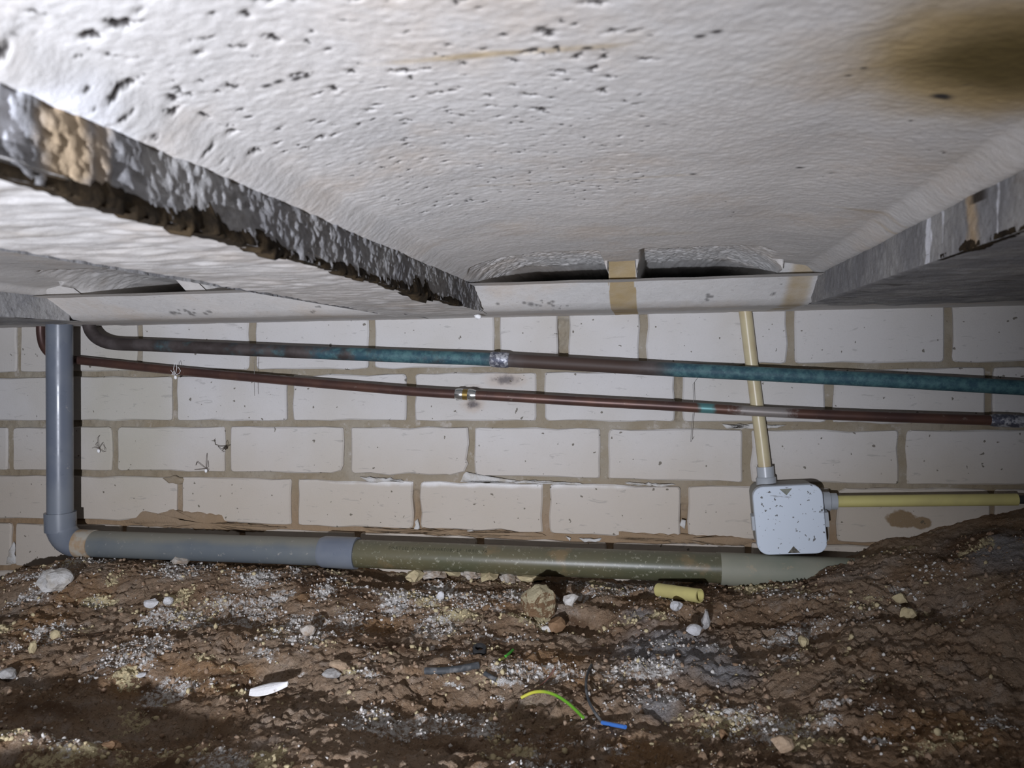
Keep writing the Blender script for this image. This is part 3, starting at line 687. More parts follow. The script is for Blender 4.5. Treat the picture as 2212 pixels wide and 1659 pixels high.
def ground_z(X, Y, fine=True):
    X = np.asarray(X, float); Y = np.asarray(Y, float)
    z = ground_base(X, Y)
    wl = .35+.65*sm((-.10-Y)/.12)                     # calmer against the wall and the pipe
    z = z + wl*(.010*fbm(X, Y*1.5, 6.5, 3, 3) + .0065*fbm(X*.8, Y*1.5, 19, 4, 13))
    rid = 1-np.abs(fbm(X*.7, Y*1.5, 24, 3, 23)); z = z + wl*.006*(np.clip(rid, .55, 1)-.8)
    z = z + .0035*fbm(X, Y, 62, 4, 33)*(.5+.5*wl)
    f1, f2, c = worley(X+.01*fbm(X, Y, 30, 2, 7), Y, 42, 43); z = z + wl*.0075*np.clip(1-f1/.55, 0, 1)**.7*np.clip(c-.55, 0, 1)*2
    f1, f2, c = worley(X, Y, 105, 53); z = z + .0052*np.clip(1-f1/.6, 0, 1)**.6*np.clip(c-.4, 0, 1)*1.6*(.4+.6*wl)
    if fine:
        z = z + .0013*fbm(X, Y, 230, 3, 63)
        f1, f2, c = worley(X, Y, 240, 73); z = z + .0032*np.clip(1-f1/.6, 0, 1)*np.clip(c-.25, 0, 1)
        cr = 1-np.abs(fbm(X*.7+3, Y*1.3, 34, 4, 93)); z = z - .0075*np.clip((cr-.93)/.07, 0, 1)*(fbm(X, Y, 7, 2, 97) > -.05)
    m = sm((-.205-X)/.05)*sm((X+1.2)/.15)*np.exp(-((Y+.96)/.06)**4)  # unseen bank of soil added to shade the near left ground
    z = np.where(m > .01, np.maximum(z, -.10+(.091+.006*fbm(X, Y, 16, 3, 8))*m), z)
    for (hx, hy, rx, ry, dz) in HOLES:
        z = z + dz*np.exp(-(((X-hx)/rx)**2+((Y-hy)/ry)**2)**1.5)
    return z
# dips and low mounds; the unseen shading bank is added above
HOLES += [(-.41, -.10, .05, .018, -.03), (-.30, -.105, .03, .012, -.016), (-.055, -.14, .022, .02, -.02),
          (-.55, -.52, .12, .05, -.022), (-.85, -.56, .10, .05, -.02), (.13, -.24, .045, .02, .012), (.20, -.27, .03, .02, -.010), (-.62, -.61, .10, .03, .018),
          (.0, -.73, .05, .03, .012), (-.10, -.77, .02, .02, -.012), (-.575, -.31, .045, .04, .014)]
def px_hole(px, py, rx, ry, dz):
    q = gpt(px, py); HOLES.append((q[0], q[1], rx, ry, dz))
def gpt(px, py):
    d = ray(px, py); d = d/np.linalg.norm(d); t = np.linspace(.35, 1.45, 900)
    P = CAM+np.outer(t, d); z = ground_z(P[:, 0], P[:, 1], True)
    i = np.argmax(P[:, 2] < z)
    if P[i, 2] >= z[i]: i = len(t)-1
    return np.array([P[i, 0], P[i, 1], z[i]])
def dist(p): return float(np.dot(np.asarray(p)-CAM, FW))

px_hole(1225, 1285, .030, .030, -.040); px_hole(1255, 1345, .035, .022, -.030); px_hole(835, 1243, .045, .02, -.025); px_hole(310, 1470, .05, .03, -.02); px_hole(1380, 1290, .03, .02, -.012)
gx = axis([(-2.3, -1.35, .03), (-1.35, -.75, .004), (-.75, .42, .0024), (.42, .7, .004), (.7, 2.1, .03)])
gy = axis([(-2.4, -1.05, .04), (-1.05, -.80, .006), (-.80, -.06, .0022), (-.06, .03, .004)])
GX, GY = np.meshgrid(gx, gy, indexing='ij')
GZ = ground_z(GX, GY)
gw = (.48-.22*sm((GX-.0)/.3))*np.clip(fbm(GX*.8, GY*1.3, 13, 5, 71)+.12, 0, 1)/.45; gyel = .40*np.clip(fbm(GX, GY*1.4, 14, 4, 81)-.02, 0, 1)/.4; gw = gw+.20*np.exp(-((GX+.28)/.25)**2-((GY+.33)/.16)**2)*(.5+vn(GX*60, GY*60, 4)); ggr = np.zeros_like(GX); gor = .6*np.clip(fbm(GX, GY*1.6, 8, 3, 91)-.12, 0, 1)/.3; gdk = .7*np.clip(fbm(GX, GY*2.2, 9, 4, 95)-.2, 0, 1)/.3
def patch(arr, px, py, rx, ry, s):
    q = gpt(px, py); d = dist(q); a = gpt(px, py-ry)-gpt(px, py+ry); L = min(max(np.hypot(a[0], a[1])/2, .006), .12); X0 = rx*d/FPX
    np.maximum(arr, s*np.exp(-(((GX-q[0]-(GY-q[1])*-.15)/X0)**2+((GY-q[1])/L)**2)), out=arr)
_q = gpt(1285, 1320); gw = np.minimum(gw, .5)*(1-.8*np.exp(-((GX-_q[0])/.06)**2-((GY-_q[1])/.05)**2))
for q in ((560, 1250, 70, 26, .62), (480, 1300, 80, 30, .5), (700, 1280, 40, 30, .6), (860, 1300, 60, 40, .62), (760, 1340, 70, 35, .5), (640, 1235, 20, 12, .6), (330, 1235, 40, 20, .45), (210, 1310, 50, 16, .5), (130, 1265, 40, 12, .35),
          (950, 1270, 80, 20, .55), (1120, 1375, 50, 8, .42), (1180, 1440, 70, 12, .6), (1090, 1470, 40, 14, .65), (980, 1480, 40, 8, .55), (800, 1455, 70, 18, .5), (930, 1400, 40, 12, .5), (1080, 1510, 20, 14, .5),
          (1450, 1290, 70, 12, .5), (1430, 1390, 60, 14, .45), (1730, 1330, 50, 12, .38), (1900, 1360, 50, 14, .34), (1800, 1510, 60, 14, .6), (1790, 1550, 50, 12, .6), (1900, 1600, 60, 16, .55), (1520, 1580, 40, 12, .5), (2060, 1430, 50, 12, .34), (2150, 1560, 60, 20, .55),
          (1880, 1470, 30, 10, .5), (1700, 1420, 40, 10, .55), (650, 1460, 30, 6, .45), (300, 1500, 60, 10, .3), (60, 1590, 60, 14, .4), (1330, 1620, 70, 14, .5), (620, 1400, 80, 14, .35), (1880, 1215, 100, 14, .28)): patch(gw, *q)
for q in ((590, 1370, 80, 20, .5), (440, 1425, 50, 12, .6), (700, 1390, 60, 18, .45), (180, 1360, 40, 14, .5), (130, 1375, 60, 14, .4), (900, 1240, 110, 8, .55), (1065, 1400, 50, 10, .45), (1010, 1385, 60, 10, .35), (1740, 1400, 40, 12, .5), (1910, 1470, 50, 10, .5), (1950, 1290, 50, 10, .35), (740, 1320, 40, 20, .4), (260, 1440, 60, 8, .4)): patch(gyel, *q)
for q in ((1450, 1400, 150, 60, 1.0), (1560, 1450, 90, 40, .9), (1380, 1330, 50, 20, .7), (1420, 1520, 60, 40, .8), (2150, 1180, 120, 60, .8), (2050, 1300, 120, 50, .35), (1830, 1240, 120, 20, .4), (110, 1290, 60, 16, .5), (1290, 1400, 80, 10, .4)): patch(ggr, *q)
for q in ((330, 1420, 60, 18, .9), (290, 1440, 30, 10, .9), (60, 1430, 60, 12, .7), (1250, 1470, 60, 14, .8), (900, 1455, 60, 12, .6), (400, 1280, 60, 30, .4), (1650, 1590, 120, 30, .6), (1950, 1530, 120, 40, .5), (700, 1270, 60, 12, .4), (1850, 1420, 100, 14, .5)): patch(gor, *q)
for q in ((900, 1540, 180, 30, .35), (300, 1480, 120, 20, .8), (500, 1460, 120, 16, .8), (1250, 1590, 60, 16, .5), (1900, 1560, 120, 20, .5), (1200, 1290, 40, 16, .9), (1240, 1345, 50, 10, .9), (100, 1520, 120, 20, .8), (640, 1580, 200, 40, .3), (1600, 1340, 40, 12, .4)): patch(gdk, *q)  # dark soil tone; shade also painted into hollows and the near left
ground = grid('floor', np.stack([GX, GY, GZ], -1), 'soil', None, flip=False, attrs={'wear_tone': (gw, gyel, ggr), 'wet_shade': (gor, gdk, GX*0)})
ground['kind'] = 'structure'

def sample(arr, x, y):
    i = np.clip(np.searchsorted(gx, x), 0, len(gx)-1); j = np.clip(np.searchsorted(gy, y), 0, len(gy)-1); return arr[i, j]
def crumbs(name, n, field, thr, rmin, rmax, mat, label, cat, seed, src=None, p=3.0):
    rg = np.random.default_rng(seed); V0, F0 = src or ICO1; F0 = np.array(F0)
    x = rg.uniform(-1.25, .66, n*14); y = -.84+(.78)*rg.random(n*14)**.9
    f = sample(field, x, y); ok = rg.random(n*14) < np.clip((f-thr)*2.0, 0, 1)**1.2+.012
    x = x[ok][:n]; y = y[ok][:n]; m = len(x); r = rmin+(rmax-rmin)*rg.random(m)**p
    z = ground_z(x, y)
    W = V0[None]*(1+rg.normal(size=(m, len(V0), 1))*.27)*r[:, None, None]*rg.uniform(.7, 1.25, (m, 1, 3))
    W = W+np.stack([x, y, z+r*.25], -1)[:, None, :]
    V = W.reshape(-1, 3); FF = (F0[None]+(np.arange(m)*len(V0))[:, None, None]).reshape(-1, 3)
    me = bpy.data.meshes.new(name)
    me.vertices.add(len(V)); me.vertices.foreach_set('co', V.astype(np.float32).ravel())
    me.loops.add(FF.size); me.loops.foreach_set('vertex_index', FF.astype(np.int32).ravel())
    me.polygons.add(len(FF)); me.polygons.foreach_set('loop_start', np.arange(0, FF.size, 3, dtype=np.int32))
    me.update(calc_edges=True); o = link(name, me, mat, None, (0, 0, 0)); return tag(o, label, cat, kind='stuff')
crumbs('salt_crumbs', 14000, gw, .26, .0005, .0024, 'crumb_white', 'fine white salt and lime crumbs scattered over the brown soil', 'crumbs', 5)
crumbs('yellow_grit', 5500, gyel, .25, .0006, .0034, 'crumb_yellow', 'pale yellow mortar grit scattered over the brown soil', 'grit', 6)
crumbs('soil_crumbs', 11000, np.full_like(GX, .5)+.3*fbm(GX, GY, 9, 3, 5), .2, .0006, .0032, 'crumb_brown', 'small brown soil crumbs scattered all over the ground', 'soil', 7, None, 4.0)

# ================================================================ DRAIN PIPE
def W(px, py, Y): return onY(px, py, Y)
YP = -.058
drain = empty('drain_pipe', (-.6, YP, -.05)); tag(drain, 'grey and olive plastic drain pipe with elbow, down the wall and along the ground', 'pipe')
top = W(131, 690, YP); low = W(130, 1118, YP)
tube('riser_pipe', [np.array([top[0], YP, ZB+.10]), low], .0212, 'grey_pvc', drain, 36)
el_t = W(130, 1108, YP); el_c = W(131, 1166, YP)
hz0 = W(182, 1174, YP); hz1 = W(700, 1191, YP)
c0 = np.array([el_t[0], YP, hz0[2]+.034])
pts = [el_t, c0] + [np.array([el_t[0]+.034*(1-math.cos(a)), YP, hz0[2]+.034-.034*math.sin(a)]) for a in np.linspace(.15, math.pi/2, 8)] + [hz0+np.array([.004, 0, 0])]
eb = tube('elbow', pts, .0242, 'grey_pvc', drain, 36)
lip = W(130, 1110, YP)
tube('socket_rim', [lip+np.array([0, 0, .003]), lip-np.array([0, 0, .030])], .0256, 'grey_pvc', eb, 36, hollow=.84)
tube('cement_band', [hz0+np.array([-.010, 0, 0]), hz0+np.array([.020, 0, -.0005])], .0246, 'pipe_cement', eb, 36)
tube('grey_pipe', [hz0-np.array([.01, 0, 0]), W(705, 1192, YP)], .0228, 'dusty_grey_pvc', drain, 36)
s0 = W(694, 1191.5, YP); s1 = W(772, 1195, YP)
tube('socket', [s0, s0+(s1-s0)*.1, s1], [.0236, .0258, .0262], 'grey_pvc', drain, 36, hollow=.86)
o0 = W(760, 1195, YP); o1 = W(1562, 1227, YP)
ol = tube('olive_pipe', [o0, W(1160, 1212, YP), o1], .0226, 'olive_pvc', drain, 36)
c0 = W(1556, 1228.5, YP); c1 = W(1860, 1243, YP)
tube('pale_coupling', [c0, c1], .0247, 'pale_pvc', drain, 36, hollow=.87)
g0 = W(1546, 1226, YP); g1 = W(1560, 1226.6, YP)
tube('seal_ring', [g0, g1], .0232, 'olive_pvc', drain, 36)
# worn print on the olive pipe, wrapped round it
cu = bpy.data.curves.new('print', 'FONT'); cu.body = 'DNKT LES  4OHO  000500RTOBS  LF   14UIO   7A'; cu.size = .0105; cu.resolution_u = 1
tmp = bpy.data.objects.new('print', cu); COL.objects.link(tmp); dg = bpy.context.evaluated_depsgraph_get()
me = bpy.data.meshes.new_from_object(tmp.evaluated_get(dg)); bpy.data.objects.remove(tmp)
tv = np.array([v.co[:] for v in me.vertices]); tf = [tuple(p.vertices) for p in me.polygons]
p0 = W(838, 1193, YP-.02); p1 = W(1052, 1203, YP-.02); sc = (p1[0]-p0[0])/tv[:, 0].max()
R_ = .02275; ax0 = o0; axd = (o1-o0)/(o1-o0)[0]
tx = p0[0]+tv[:, 0]*sc; th = math.radians(37)+(tv[:, 1]*.75)/R_
cen = ax0[None]+axd[None]*(tx-ax0[0])[:, None]
tvw = np.stack([tx, cen[:, 1]-R_*np.cos(th), cen[:, 2]+R_*np.sin(th)], -1)
build('printed_lettering', tvw, tf, 'pipe_print', drain)

# ================================================================ COPPER PIPES
def path(px, Y):
    if np.isscalar(Y): Y = [Y]*len(px)
    return [W(x, y, yy) for (x, y), yy in zip(px, Y)]
UPX = [(192, 640), (192, 700), (203, 724), (222, 737), (248, 743), (300, 745), (374, 748), (549, 756), (887, 770), (1074, 777), (1410, 796), (1627, 807), (2000, 826), (2400, 849)]
cp1 = empty('copper_pipe', W(1074, 777, -.037)); tag(cp1, 'thicker upper copper pipe turned dark with blue-green verdigris, bent up at left', 'pipe')
tube('pipe', smooth_path(path(UPX, -.037), 6), .0108, 'verdigris_copper', cp1, 24)
tube('solder_sleeve', path([(1060, 776), (1066, 776.3), (1094, 778), (1100, 778.3)], -.037), [.0112, .0126, .0126, .0112], 'solder_sleeve', cp1, 24)
LPX = [(88, 640), (88, 696), (89, 725), (96, 750), (114, 768), (146, 776), (187, 780), (374, 800), (560, 817), (720, 831), (887, 845), (999, 852), (1074, 856), (1260, 867), (1447, 877), (1627, 888), (1814, 897), (2113, 907), (2400, 917)]
LY = [-.02]*6+[-.02, -.022, -.026, -.029, -.032, -.033, -.033, -.033, -.032, -.032, -.032, -.03, -.03]
cp2 = empty('copper_pipe', W(1010, 853, -.033)); tag(cp2, 'thinner lower brown copper pipe running behind the grey riser, with a bright solder joint', 'pipe')
tube('pipe', smooth_path(path(LPX, LY), 6), .0077, 'brown_copper', cp2, 20)
tube('solder_joint', path([(984, 851.0), (988, 851.3), (997, 851.8), (1001, 852)], -.033), [.0080, .0092, .0098, .0088], 'bright_solder', cp2, 20)
tube('brass_band', path([(1000, 852), (1012, 852.6)], -.033), .0089, 'brass', cp2, 20)
tube('solder_joint', path([(1011, 852.6), (1014, 852.8), (1022, 853.4), (1029, 853.8)], -.033), [.0088, .0098, .0094, .0080], 'bright_solder', cp2, 20)
tube('solder_sleeve', path([(2138, 907.5), (2150, 908), (2205, 910), (2216, 910.5)], -.03), [.0080, .0094, .0094, .0080], 'solder_sleeve', cp2, 20)

# ================================================================ CONDUIT AND JUNCTION BOX
cv = empty('conduit', W(1652, 1004, -.024)); tag(cv, 'upright cream plastic conduit going up from the junction box behind the copper pipes', 'conduit')
tube('conduit_tube', path([(1604, 640), (1611, 681), (1621, 765), (1633, 860), (1645, 950), (1653, 1018)], [-.0105, -.0105, -.011, -.0125, -.019, -.026]), .0098, 'cream_conduit', cv, 24)
ch = empty('conduit', W(2000, 1081, -.027)); tag(ch, 'level yellow plastic conduit running right from the junction box', 'conduit')
tube('conduit_tube', path([(1786, 1083), (1810, 1083), (2197, 1079)], -.027), .0088, 'yellow_conduit', ch, 24, hollow=.8)
e0 = W(2190, 1079, -.027); e1 = W(2330, 1081, -.020)
tube('dark_cable', [e0, (e0+e1)/2, e1], .0062, 'black_rubber', ch, 14)
YB = -.064
tl, tr, br, bl = W(1625, 1051, YB), W(1775, 1047, YB), W(1790, 1194, YB), W(1637, 1201, YB)
ctr = (tl+tr+br+bl)/4
ex = ((tr-tl)+(br-bl))/2; ez = ((tl-bl)+(tr-br))/2
hw = np.linalg.norm(ex)/2; hh = np.linalg.norm(ez)/2; ex = ex/np.linalg.norm(ex); ez = ez/np.linalg.norm(ez); ey = np.array([0, 1.0, 0])
box = empty('junction_box', (ctr[0], -.026, ctr[2]-hh)); tag(box, 'square light grey plastic junction box with rounded lid, tilted on the brick wall', 'junction box')
def rrect(w, h, r, n=7):
    out = []
    for cx, cz, a0 in ((w-r, h-r, 0), (-w+r, h-r, 90), (-w+r, -h+r, 180), (w-r, -h+r, 270)):
        for k in range(n):
            a = math.radians(a0+90*k/(n-1)); out.append((cx+r*math.cos(a), cz+r*math.sin(a)))
    return out
def slab(name, sections, mat, parent):
    V = []; F = []; n = None
    for w_, h_, r_, y_ in sections:
        q = rrect(w_, h_, r_); n = len(q)
        for a, b in q: p = ctr+ex*a+ez*b; V.append((p[0], y_, p[2]))
    for s in range(len(sections)-1):
        for j in range(n):
            k = (j+1) % n; F.append((s*n+j, s*n+k, (s+1)*n+k, (s+1)*n+j))
    F.append(tuple(range(n))[::-1]); F.append(tuple((len(sections)-1)*n+j for j in range(n)))
    o = build(name, V, F, mat, parent); return o
slab('box_body', [(hw*.955, hh*.955, .015, -.001), (hw*.965, hh*.965, .0155, -.052)], 'box_body', box)
lid = slab('lid', [(hw*.97, hh*.97, .015, -.052), (hw, hh, .0165, -.0525), (hw, hh, .0165, -.0625), (hw*.992, hh*.992, .0160, -.0638), (hw*.972, hh*.972, .0150, -.0645)], 'box_grey', box)
def tri(name, pxs, mat):
    V = []
    for y in (-.0649, -.0635):
        for q in pxs: p = W(*q, -.0647); V.append((p[0], y, p[2]))
    build(name, V, [(0, 1, 2), (5, 4, 3), (0, 3, 4, 1), (1, 4, 5, 2), (2, 5, 3, 0)], mat, lid)
tri('triangle_mark', [(1684, 1057), (1711, 1055), (1699, 1070)], 'box_mark')
tri('triangle_mark', [(1702, 1195), (1729, 1194), (1714, 1180)], 'box_mark_dirty')
def tab(pxc, wz):
    p = W(*pxc, -.050); V = []; a = ex*.0030; b = ez*wz
    for y in (-.056, -.042):
        for s, t in ((-1, -1), (1, -1), (1, 1), (-1, 1)): q = p+a*s+b*t*(1 if y > -.05 else .85); V.append((q[0], y, q[2]))
    build('clip', V, [(0, 1, 2, 3), (7, 6, 5, 4), (0, 4, 5, 1), (1, 5, 6, 2), (2, 6, 7, 3), (3, 7, 4, 0)], 'gland_grey', box)
tab((1628, 1129), .0125); tab((1784, 1121), .0125)
g0 = W(1652.5, 1008, -.0245); g1 = W(1656.5, 1056, -.0265)
gl = tube('gland', [g0, g0+(g1-g0)*.48], .0128, 'gland_grey', box, 24, hollow=.78)
tube('gland_nut', [g0+(g1-g0)*.46, g0+(g1-g0)*.50, g1], [.0135, .0150, .0150], 'gland_grey', gl, 12)
h0 = W(1807, 1083, -.027); h1 = W(1772, 1083, -.027)
gl = tube('gland', [h0, h0+(h1-h0)*.42], .0126, 'gland_grey', box, 24, hollow=.72)
tube('gland_nut', [h0+(h1-h0)*.40, h0+(h1-h0)*.44, h1], [.0130, .0148, .0148], 'gland_grey', gl, 12)

# ================================================================ THINGS LYING ON THE GROUND
def stone(name, px, py, wpx, hpx, mat, label, cat, seed, rough=.2, facet=6, sink=.3, depth=None, group=None):
    p = gpt(px, py+hpx*.3); d = dist(p); rx = wpx/2*d/FPX; rz = hpx/2*d/FPX; ry = depth or (rx+rz)/2
    V, F = lump((rx, ry, rz), seed, rough, facet, ICO3 if wpx > 45 else ICO2)
    V = V+np.array([p[0], p[1]+ry*.2, p[2]+rz*(1-sink*1.2)])
    o = build(name, V, F, mat, None, (p[0], p[1]+ry*.2, p[2]), smooth=facet == 0)
    return tag(o, label, cat, group)
stone('clod', 1164, 1316, 78, 84, 'clod_yellow_top', 'round brown clod with yellow crumbly top beside the dark hole', 'clod', 3, .10, 2, .15)
stone('clod', 1200, 1356, 44, 42, 'clod_brown', 'small wedge of brown soil leaning against the round yellow-topped clod', 'clod', 4, .12, 5, .2)
stone('stone', 1500, 1369, 40, 30, 'stone_white', 'blocky pale grey stone lying in the grey soil', 'stone', 5, .08, 9, .1)
stone('stone', 1524, 1350, 20, 44, 'stone_grey', 'narrow upright stone shard standing just behind the blocky pale stone', 'stone', 6, .12, 6, .1)
stone('stone', 1690, 1616, 50, 36, 'stone_tan', 'tan angular pebble near the bottom edge of the picture, right of centre', 'pebble', 7, .1, 8, .15)
stone('stone', 730, 1442, 46, 22, 'stone_tan', 'flat tan stone at the edge of the dark near ground', 'stone', 8, .1, 7, .2)
stone('stone', 714, 1461, 42, 22, 'stone_grey', 'flat grey stone just below the flat tan one', 'stone', 9, .1, 7, .2)
stone('stone', 12, 1462, 40, 34, 'stone_grey', 'grey chip of rubble at the left edge of the ground', 'stone', 10, .12, 7, .2)
stone('stone', 1462, 1312, 28, 24, 'stone_white', 'small white lump under the broken yellow conduit piece', 'lump', 12, .2, 2, .1)
stone('stone', 388, 1204, 38, 24, 'crust_clod', 'pale lump of mortar leaning on the grey pipe', 'lump', 14, .16, 5, .15)
stone('clod', 1965, 1330, 34, 30, 'crumb_yellow', 'yellow lump of mortar on the right-hand slope', 'lump', 15, .2, 4, .2)
stone('clod', 1945, 1296, 30, 22, 'crumb_yellow', 'rough yellow lump further up the right-hand slope, nearest the wall', 'lump', 16, .25, 3, .2)
stone('clod', 1737, 1392, 22, 30, 'crumb_yellow', 'pointed yellow crumb of mortar above a white salty patch', 'lump', 17, .25, 3, .2)
stone('clod', 1180, 1362, 0.1+22, 14, 'crumb_white', 'white crumb at the foot of the round yellow-topped clod', 'crumb', 18, .2, 2, .1)
stone('stone', 326, 1306, 36, 20, 'stone_white', 'larger of the chalky white lumps on the left bank', 'lump', 19, .15, 4, .2)
stone('stone', 362, 1302, 22, 20, 'stone_white', 'round chalky lump right of the larger chalky lump on the left bank', 'lump', 20, .15, 2, .2)
stone('stone', 663, 1367, 34, 28, 'crust_clod', 'pale crumbly lump casting a dark shadow left of centre', 'lump', 22, .2, 2, .15)
stone('stone', 953, 1290, 20, 18, 'stone_white', 'small white lump on the bank below the printed lettering of the pipe', 'lump', 23, .2, 3, .1)
stone('stone', 1232, 1303, 28, 30, 'crumb_white', 'crumbly white lump at the edge of the dark hole', 'lump', 24, .3, 2, .1)
stone('clod', 118, 1374, 22, 22, 'crumb_yellow', 'yellow crumb on the far left bank', 'lump', 25, .2, 3, .2)
stone('clod', 70, 1402, 18, 26, 'crumb_yellow', 'upright yellow crumb at the left, nearest the picture edge', 'lump', 26, .2, 3, .2)
stone('stone', 240, 1603+10, 40, 22, 'clod_brown', 'brown clod in the shaded near ground at bottom left', 'clod', 27, .2, 3, .3)
stone('stone', 303, 1460, 26, 12, 'stone_white', 'small white flake in the shaded hollow at left', 'flake', 28, .1, 5, .1)
stone('clod', 1562, 1592, 24, 22, 'clod_brown', 'small rounded clod near a white patch at the bottom, right of centre', 'clod', 29, .2, 3, .25)
stone('mortar_lump', 118, 1196, 76, 46, 'white_crust', 'crumbly white mortar lump under the pipe elbow', 'mortar', 30, .22, 3, .1)
# ledge of pale mortar under the olive pipe
for i, (px, py, a, b) in enumerate(((895, 1246, 42, 28), (938, 1240, 58, 26), (975, 1240, 44, 22), (1020, 1242, 46, 26), (1055, 1246, 44, 24), (1100, 1250, 46, 20), (1150, 1252, 70, 20))):
    stone('mortar_lump', px, py, a, b, 'crust_clod' if i % 2 else 'crumb_yellow', ['yellow mortar knob at the left end of the row under the olive pipe', 'second mortar knob from the left in the row under the olive pipe', 'third mortar knob from the left in the row under the olive pipe', 'middle mortar knob of the row under the olive pipe', 'third mortar knob from the right in the row under the olive pipe', 'second mortar knob from the right in the row under the olive pipe', 'long mortar knob at the right end of the row under the olive pipe'][i], 'mortar', 60+i, .25, 3, .1, .02, 'mortar knobs under the olive pipe')

def lying(name, pxs, r, mat, label, cat, lift=0.0, hollow=0.0, seg=12, lifts=None):
    P = []
    for i, (x, y) in enumerate(pxs):
        q = gpt(x, y); q = q+np.array([0, 0, r*.8+lift+(lifts[i] if lifts else 0)]); P.append(q)
    for _ in range(2):
        for i in range(1, len(P)-1): P[i] = .5*P[i]+.25*(P[i-1]+P[i+1])
    o = tube(name, smooth_path(P, 5), r, mat, None, seg, hollow=hollow, origin=P[len(P)//2]); return tag(o, label, cat)
lying('conduit_offcut', [(1422, 1287), (1512, 1301)], .0098, 'yellow_conduit', 'short broken offcut of yellow conduit half sunk under the pipe', 'conduit', .001, .8, 18)
q0 = gpt(1035, 1412); R0 = .0105
ring = tube('rubber_ring', [q0+np.array([0, .002, -.002]), q0+np.array([.0008, -.0015, .0085])], .0086, 'black_rubber', None, 24, caps=False, hollow=.62, origin=q0)
tag(ring, 'small black rubber ring lying on the soil', 'ring')
lying('sheath_offcut', [(918, 1456), (950, 1459), (985, 1455), (1012, 1448), (1034, 1443)], .0042, 'grey_sheath', 'dark grey offcut of cable sheath lying on the soil', 'cable', .0, .7)
lying('sheath_offcut', [(1047, 1463), (1060, 1470), (1072, 1477)], .0028, 'grey_sheath', 'tiny dark sheath scrap right of the longer grey offcut', 'cable')
lying('earth_wire', [(1126, 1516), (1150, 1508), (1175, 1508), (1205, 1521), (1230, 1538), (1248, 1552), (1260, 1561)], .0018, 'green_wire', 'green and yellow striped wire offcut curving over the soil', 'wire', .001, 0, 12, [.002, .006, .009, .010, .008, .004, .002])
lying('black_wire', [(1278, 1444), (1270, 1462), (1264, 1490), (1263, 1515), (1268, 1545), (1282, 1562), (1300, 1570)], .0016, 'grey_sheath', 'thin black wire bent down towards the blue wire', 'wire', .001, 0, 10, [.002, .006, .010, .012, .010, .006, .003])
lying('blue_wire', [(1301, 1571), (1325, 1577), (1351, 1582)], .0021, 'blue_wire', 'short bright blue wire offcut', 'wire', .003)
lying('leaf_scrap', [(1092, 1424), (1100, 1418), (1108, 1412)], .0017, 'leaf_green', 'tiny bright green scrap right of the rubber ring', 'scrap', .001)
lying('leaf_scrap', [(1079, 1431), (1088, 1426)], .0015, 'yellow_scrap', 'tiny yellow scrap touching the bright green one', 'scrap', .001)
lying('red_fibre', [(1140, 1500), (1158, 1491), (1178, 1482), (1190, 1465), (1199, 1447)], .0008, 'red_fibre', 'thin reddish fibre above the green and yellow wire', 'fibre', .001)
# white shard: a thin curved chip
q = gpt(580, 1505); d = dist(q); V = []; F = []; nu, nv = 10, 6
for side in (0, 1):
    for i in range(nu):
        for j in range(nv):
            u = i/(nu-1); v = j/(nv-1)-.5; wd = .020*math.sin(math.pi*min(1, u*.85+.12))**.8
            V.append(q+np.array([(-.5+u)*.045, v*wd*.8+.004*u, .004+.010*u+.004*(1-4*v*v)*.9+v*wd*.35-side*.0012]))
for i in range(nu-1):
    for j in range(nv-1):
        a = i*nv+j; F.append((a, a+nv, a+nv+1, a+1)); b = a+nu*nv; F.append((b, b+1, b+nv+1, b+nv))
brd = [i*nv for i in range(nu)]+[(nu-1)*nv+j for j in range(1, nv)]+[i*nv+nv-1 for i in range(nu-2, -1, -1)]+[j for j in range(nv-2, 0, -1)]
for a, b in zip(brd, brd[1:]+brd[:1]): F.append((a, b, b+nu*nv, a+nu*nv)[::-1])
tag(build('shell_shard', V, F, 'shard_white', None, q, smooth=False), 'curved white shard lying on the dark near soil', 'shard')
# thin slab of crust leaning at the left end of the bank
def crust_slab(pxs, Y0, th, label, seed):
    P = [onY(x, y, Y0+dy) for (x, y, dy) in pxs]; n = len(P); c = sum(P)/n
    V = [p for p in P]+[p+np.array([0, .01, -th]) for p in P]+[c+np.array([0, -.003, .002]), c+np.array([0, .012, -th])]
    F = [(j, (j+1) % n, 2*n) for j in range(n)]+[((j+1) % n+n, j+n, 2*n+1) for j in range(n)]+[(j, j+n, (j+1) % n+n, (j+1) % n) for j in range(n)]
    tag(build('soil_crust', V, F, 'crust_clod', None, c), label, 'crust', None)
crust_slab([(40, 1263, 0), (62, 1252, .01), (100, 1240, .015), (150, 1224, .02), (110, 1245, 0), (85, 1258, -.01), (55, 1264, -.01)], -.14, .008, 'thin lifted slab of soil crust at the left end of the bank', 3)

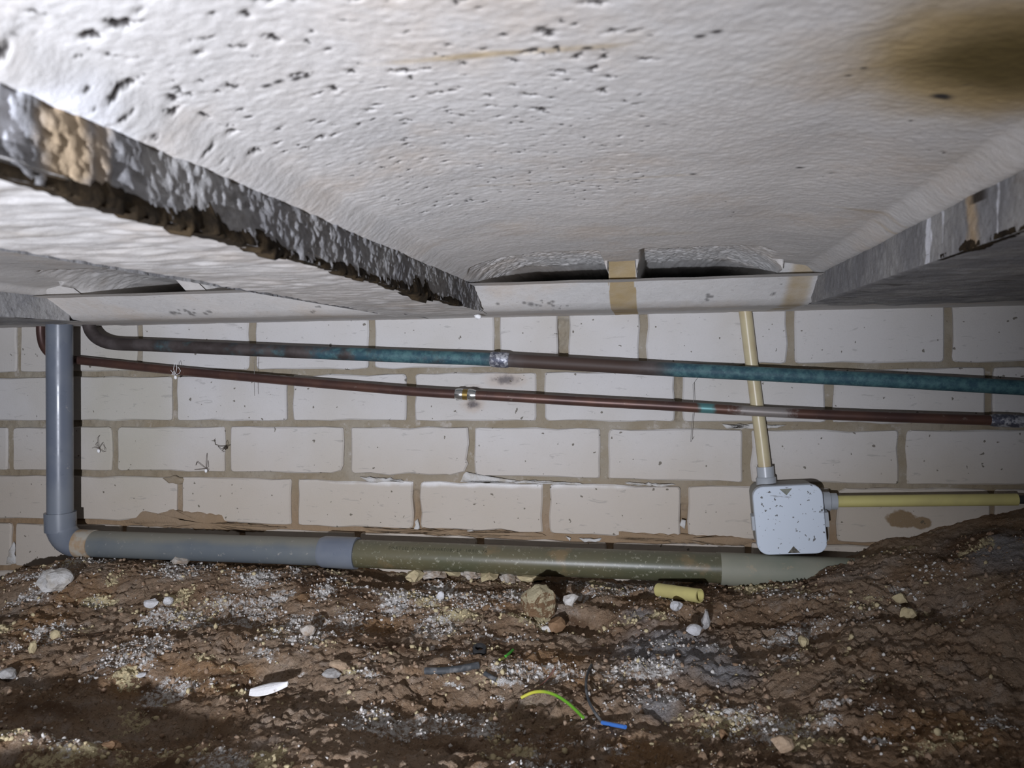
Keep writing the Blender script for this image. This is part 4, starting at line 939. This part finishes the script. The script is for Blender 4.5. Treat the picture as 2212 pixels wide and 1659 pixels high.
# ================================================================ SPIDERS AND LOOSE WHITE LUMPS
def spider(px, py, Y, size, bodymat, legmat, label, legs, hang=None):
    p = W(px, py, Y); root = empty('spider', p); tag(root, label, 'spider')
    V, F = lump((size*.8, size*.7, size*1.1), int(px), .1, 0, ICO2); b = build('abdomen', V+p, F, bodymat, root, smooth=True)
    V, F = lump((size*.5, size*.45, size*.5), int(px)+1, .1, 0, ICO1); build('head', V+p+np.array([size*.1, -size*.1, size*1.3]), F, bodymat if bodymat == 'spider_dark' else 'spider_leg', root, smooth=True)
    for L in legs:
        P = [p+np.array([0, 0, size*1.2])]+[W(px+dx, py+dy, Y+(-.002 if k % 2 == 0 else .002)) for k, (dx, dy) in enumerate(L)]
        tube('leg', P, .00045, legmat, root, 5)
spider(379, 815, -.035, .0034, 'mould_white', 'mould_white', 'dead spider with a white mouldy body hanging from the lower copper pipe', [[(-6, -10), (-10, -15)], [(8, -8), (11, -14), (6, -22)], [(-4, -18), (-2, -30)], [(3, -20), (1, -32)], [(-8, -6), (-3, -13)]])
spider(213, 974, -.006, .0036, 'mould_white', 'spider_leg', 'white mouldy spider on the brick right of the grey riser', [[(-10, -8), (-14, -6)], [(-7, -14), (-3, -19)], [(8, -18), (12, -10), (14, -2)], [(10, 2), (15, 1)], [(-3, -28), (2, -34)]])
spider(445, 1017, -.005, .0032, 'mould_white', 'spider_leg', 'small white spider above the lower edge of a brick, with long thin legs', [[(-20, -20), (-22, -12), (-20, -18)], [(0, -20), (2, -38)], [(4, -8), (4, -22)], [(-14, -3), (-25, -3)], [(5, -3), (4, 2)]])
spider(487, 968, -.005, .0030, 'spider_dark', 'spider_dark', 'dark dusty spider sitting in an upright mortar joint', [[(-12, -4), (-22, -8), (-24, -20)], [(-10, 3), (-16, -4)], [(-8, 6), (-3, 8)], [(4, -6), (2, -16)], [(6, -4), (10, -8)]])
p = W(1031, 684, -.12)
V, F = lump((.006, .004, .0035), 77, .3, 0, ICO2); tag(build('cocoon', V+p, F, 'mould_white', None, p, smooth=True), 'white cocoon stuck on the lower edge of the concrete beam', 'cocoon')
# hanging cobweb threads
for i, (pts, lab) in enumerate((([(1494, 800), (1508, 815), (1497, 830), (1498, 870)], 'cobweb thread hanging below the upper copper pipe near the cream conduit'), ([(1497, 893), (1494, 920), (1492, 955), (1496, 948)], 'cobweb thread hanging below the lower copper pipe near the cream conduit'),
                                ([(551, 775), (549, 810), (550, 855)], 'thin cobweb thread hanging between the copper pipes at left'))):
    tag(tube('cobweb', [W(x, y, -.030) for x, y in pts], .0004, 'web_thread', None, 5), lab, 'cobweb')
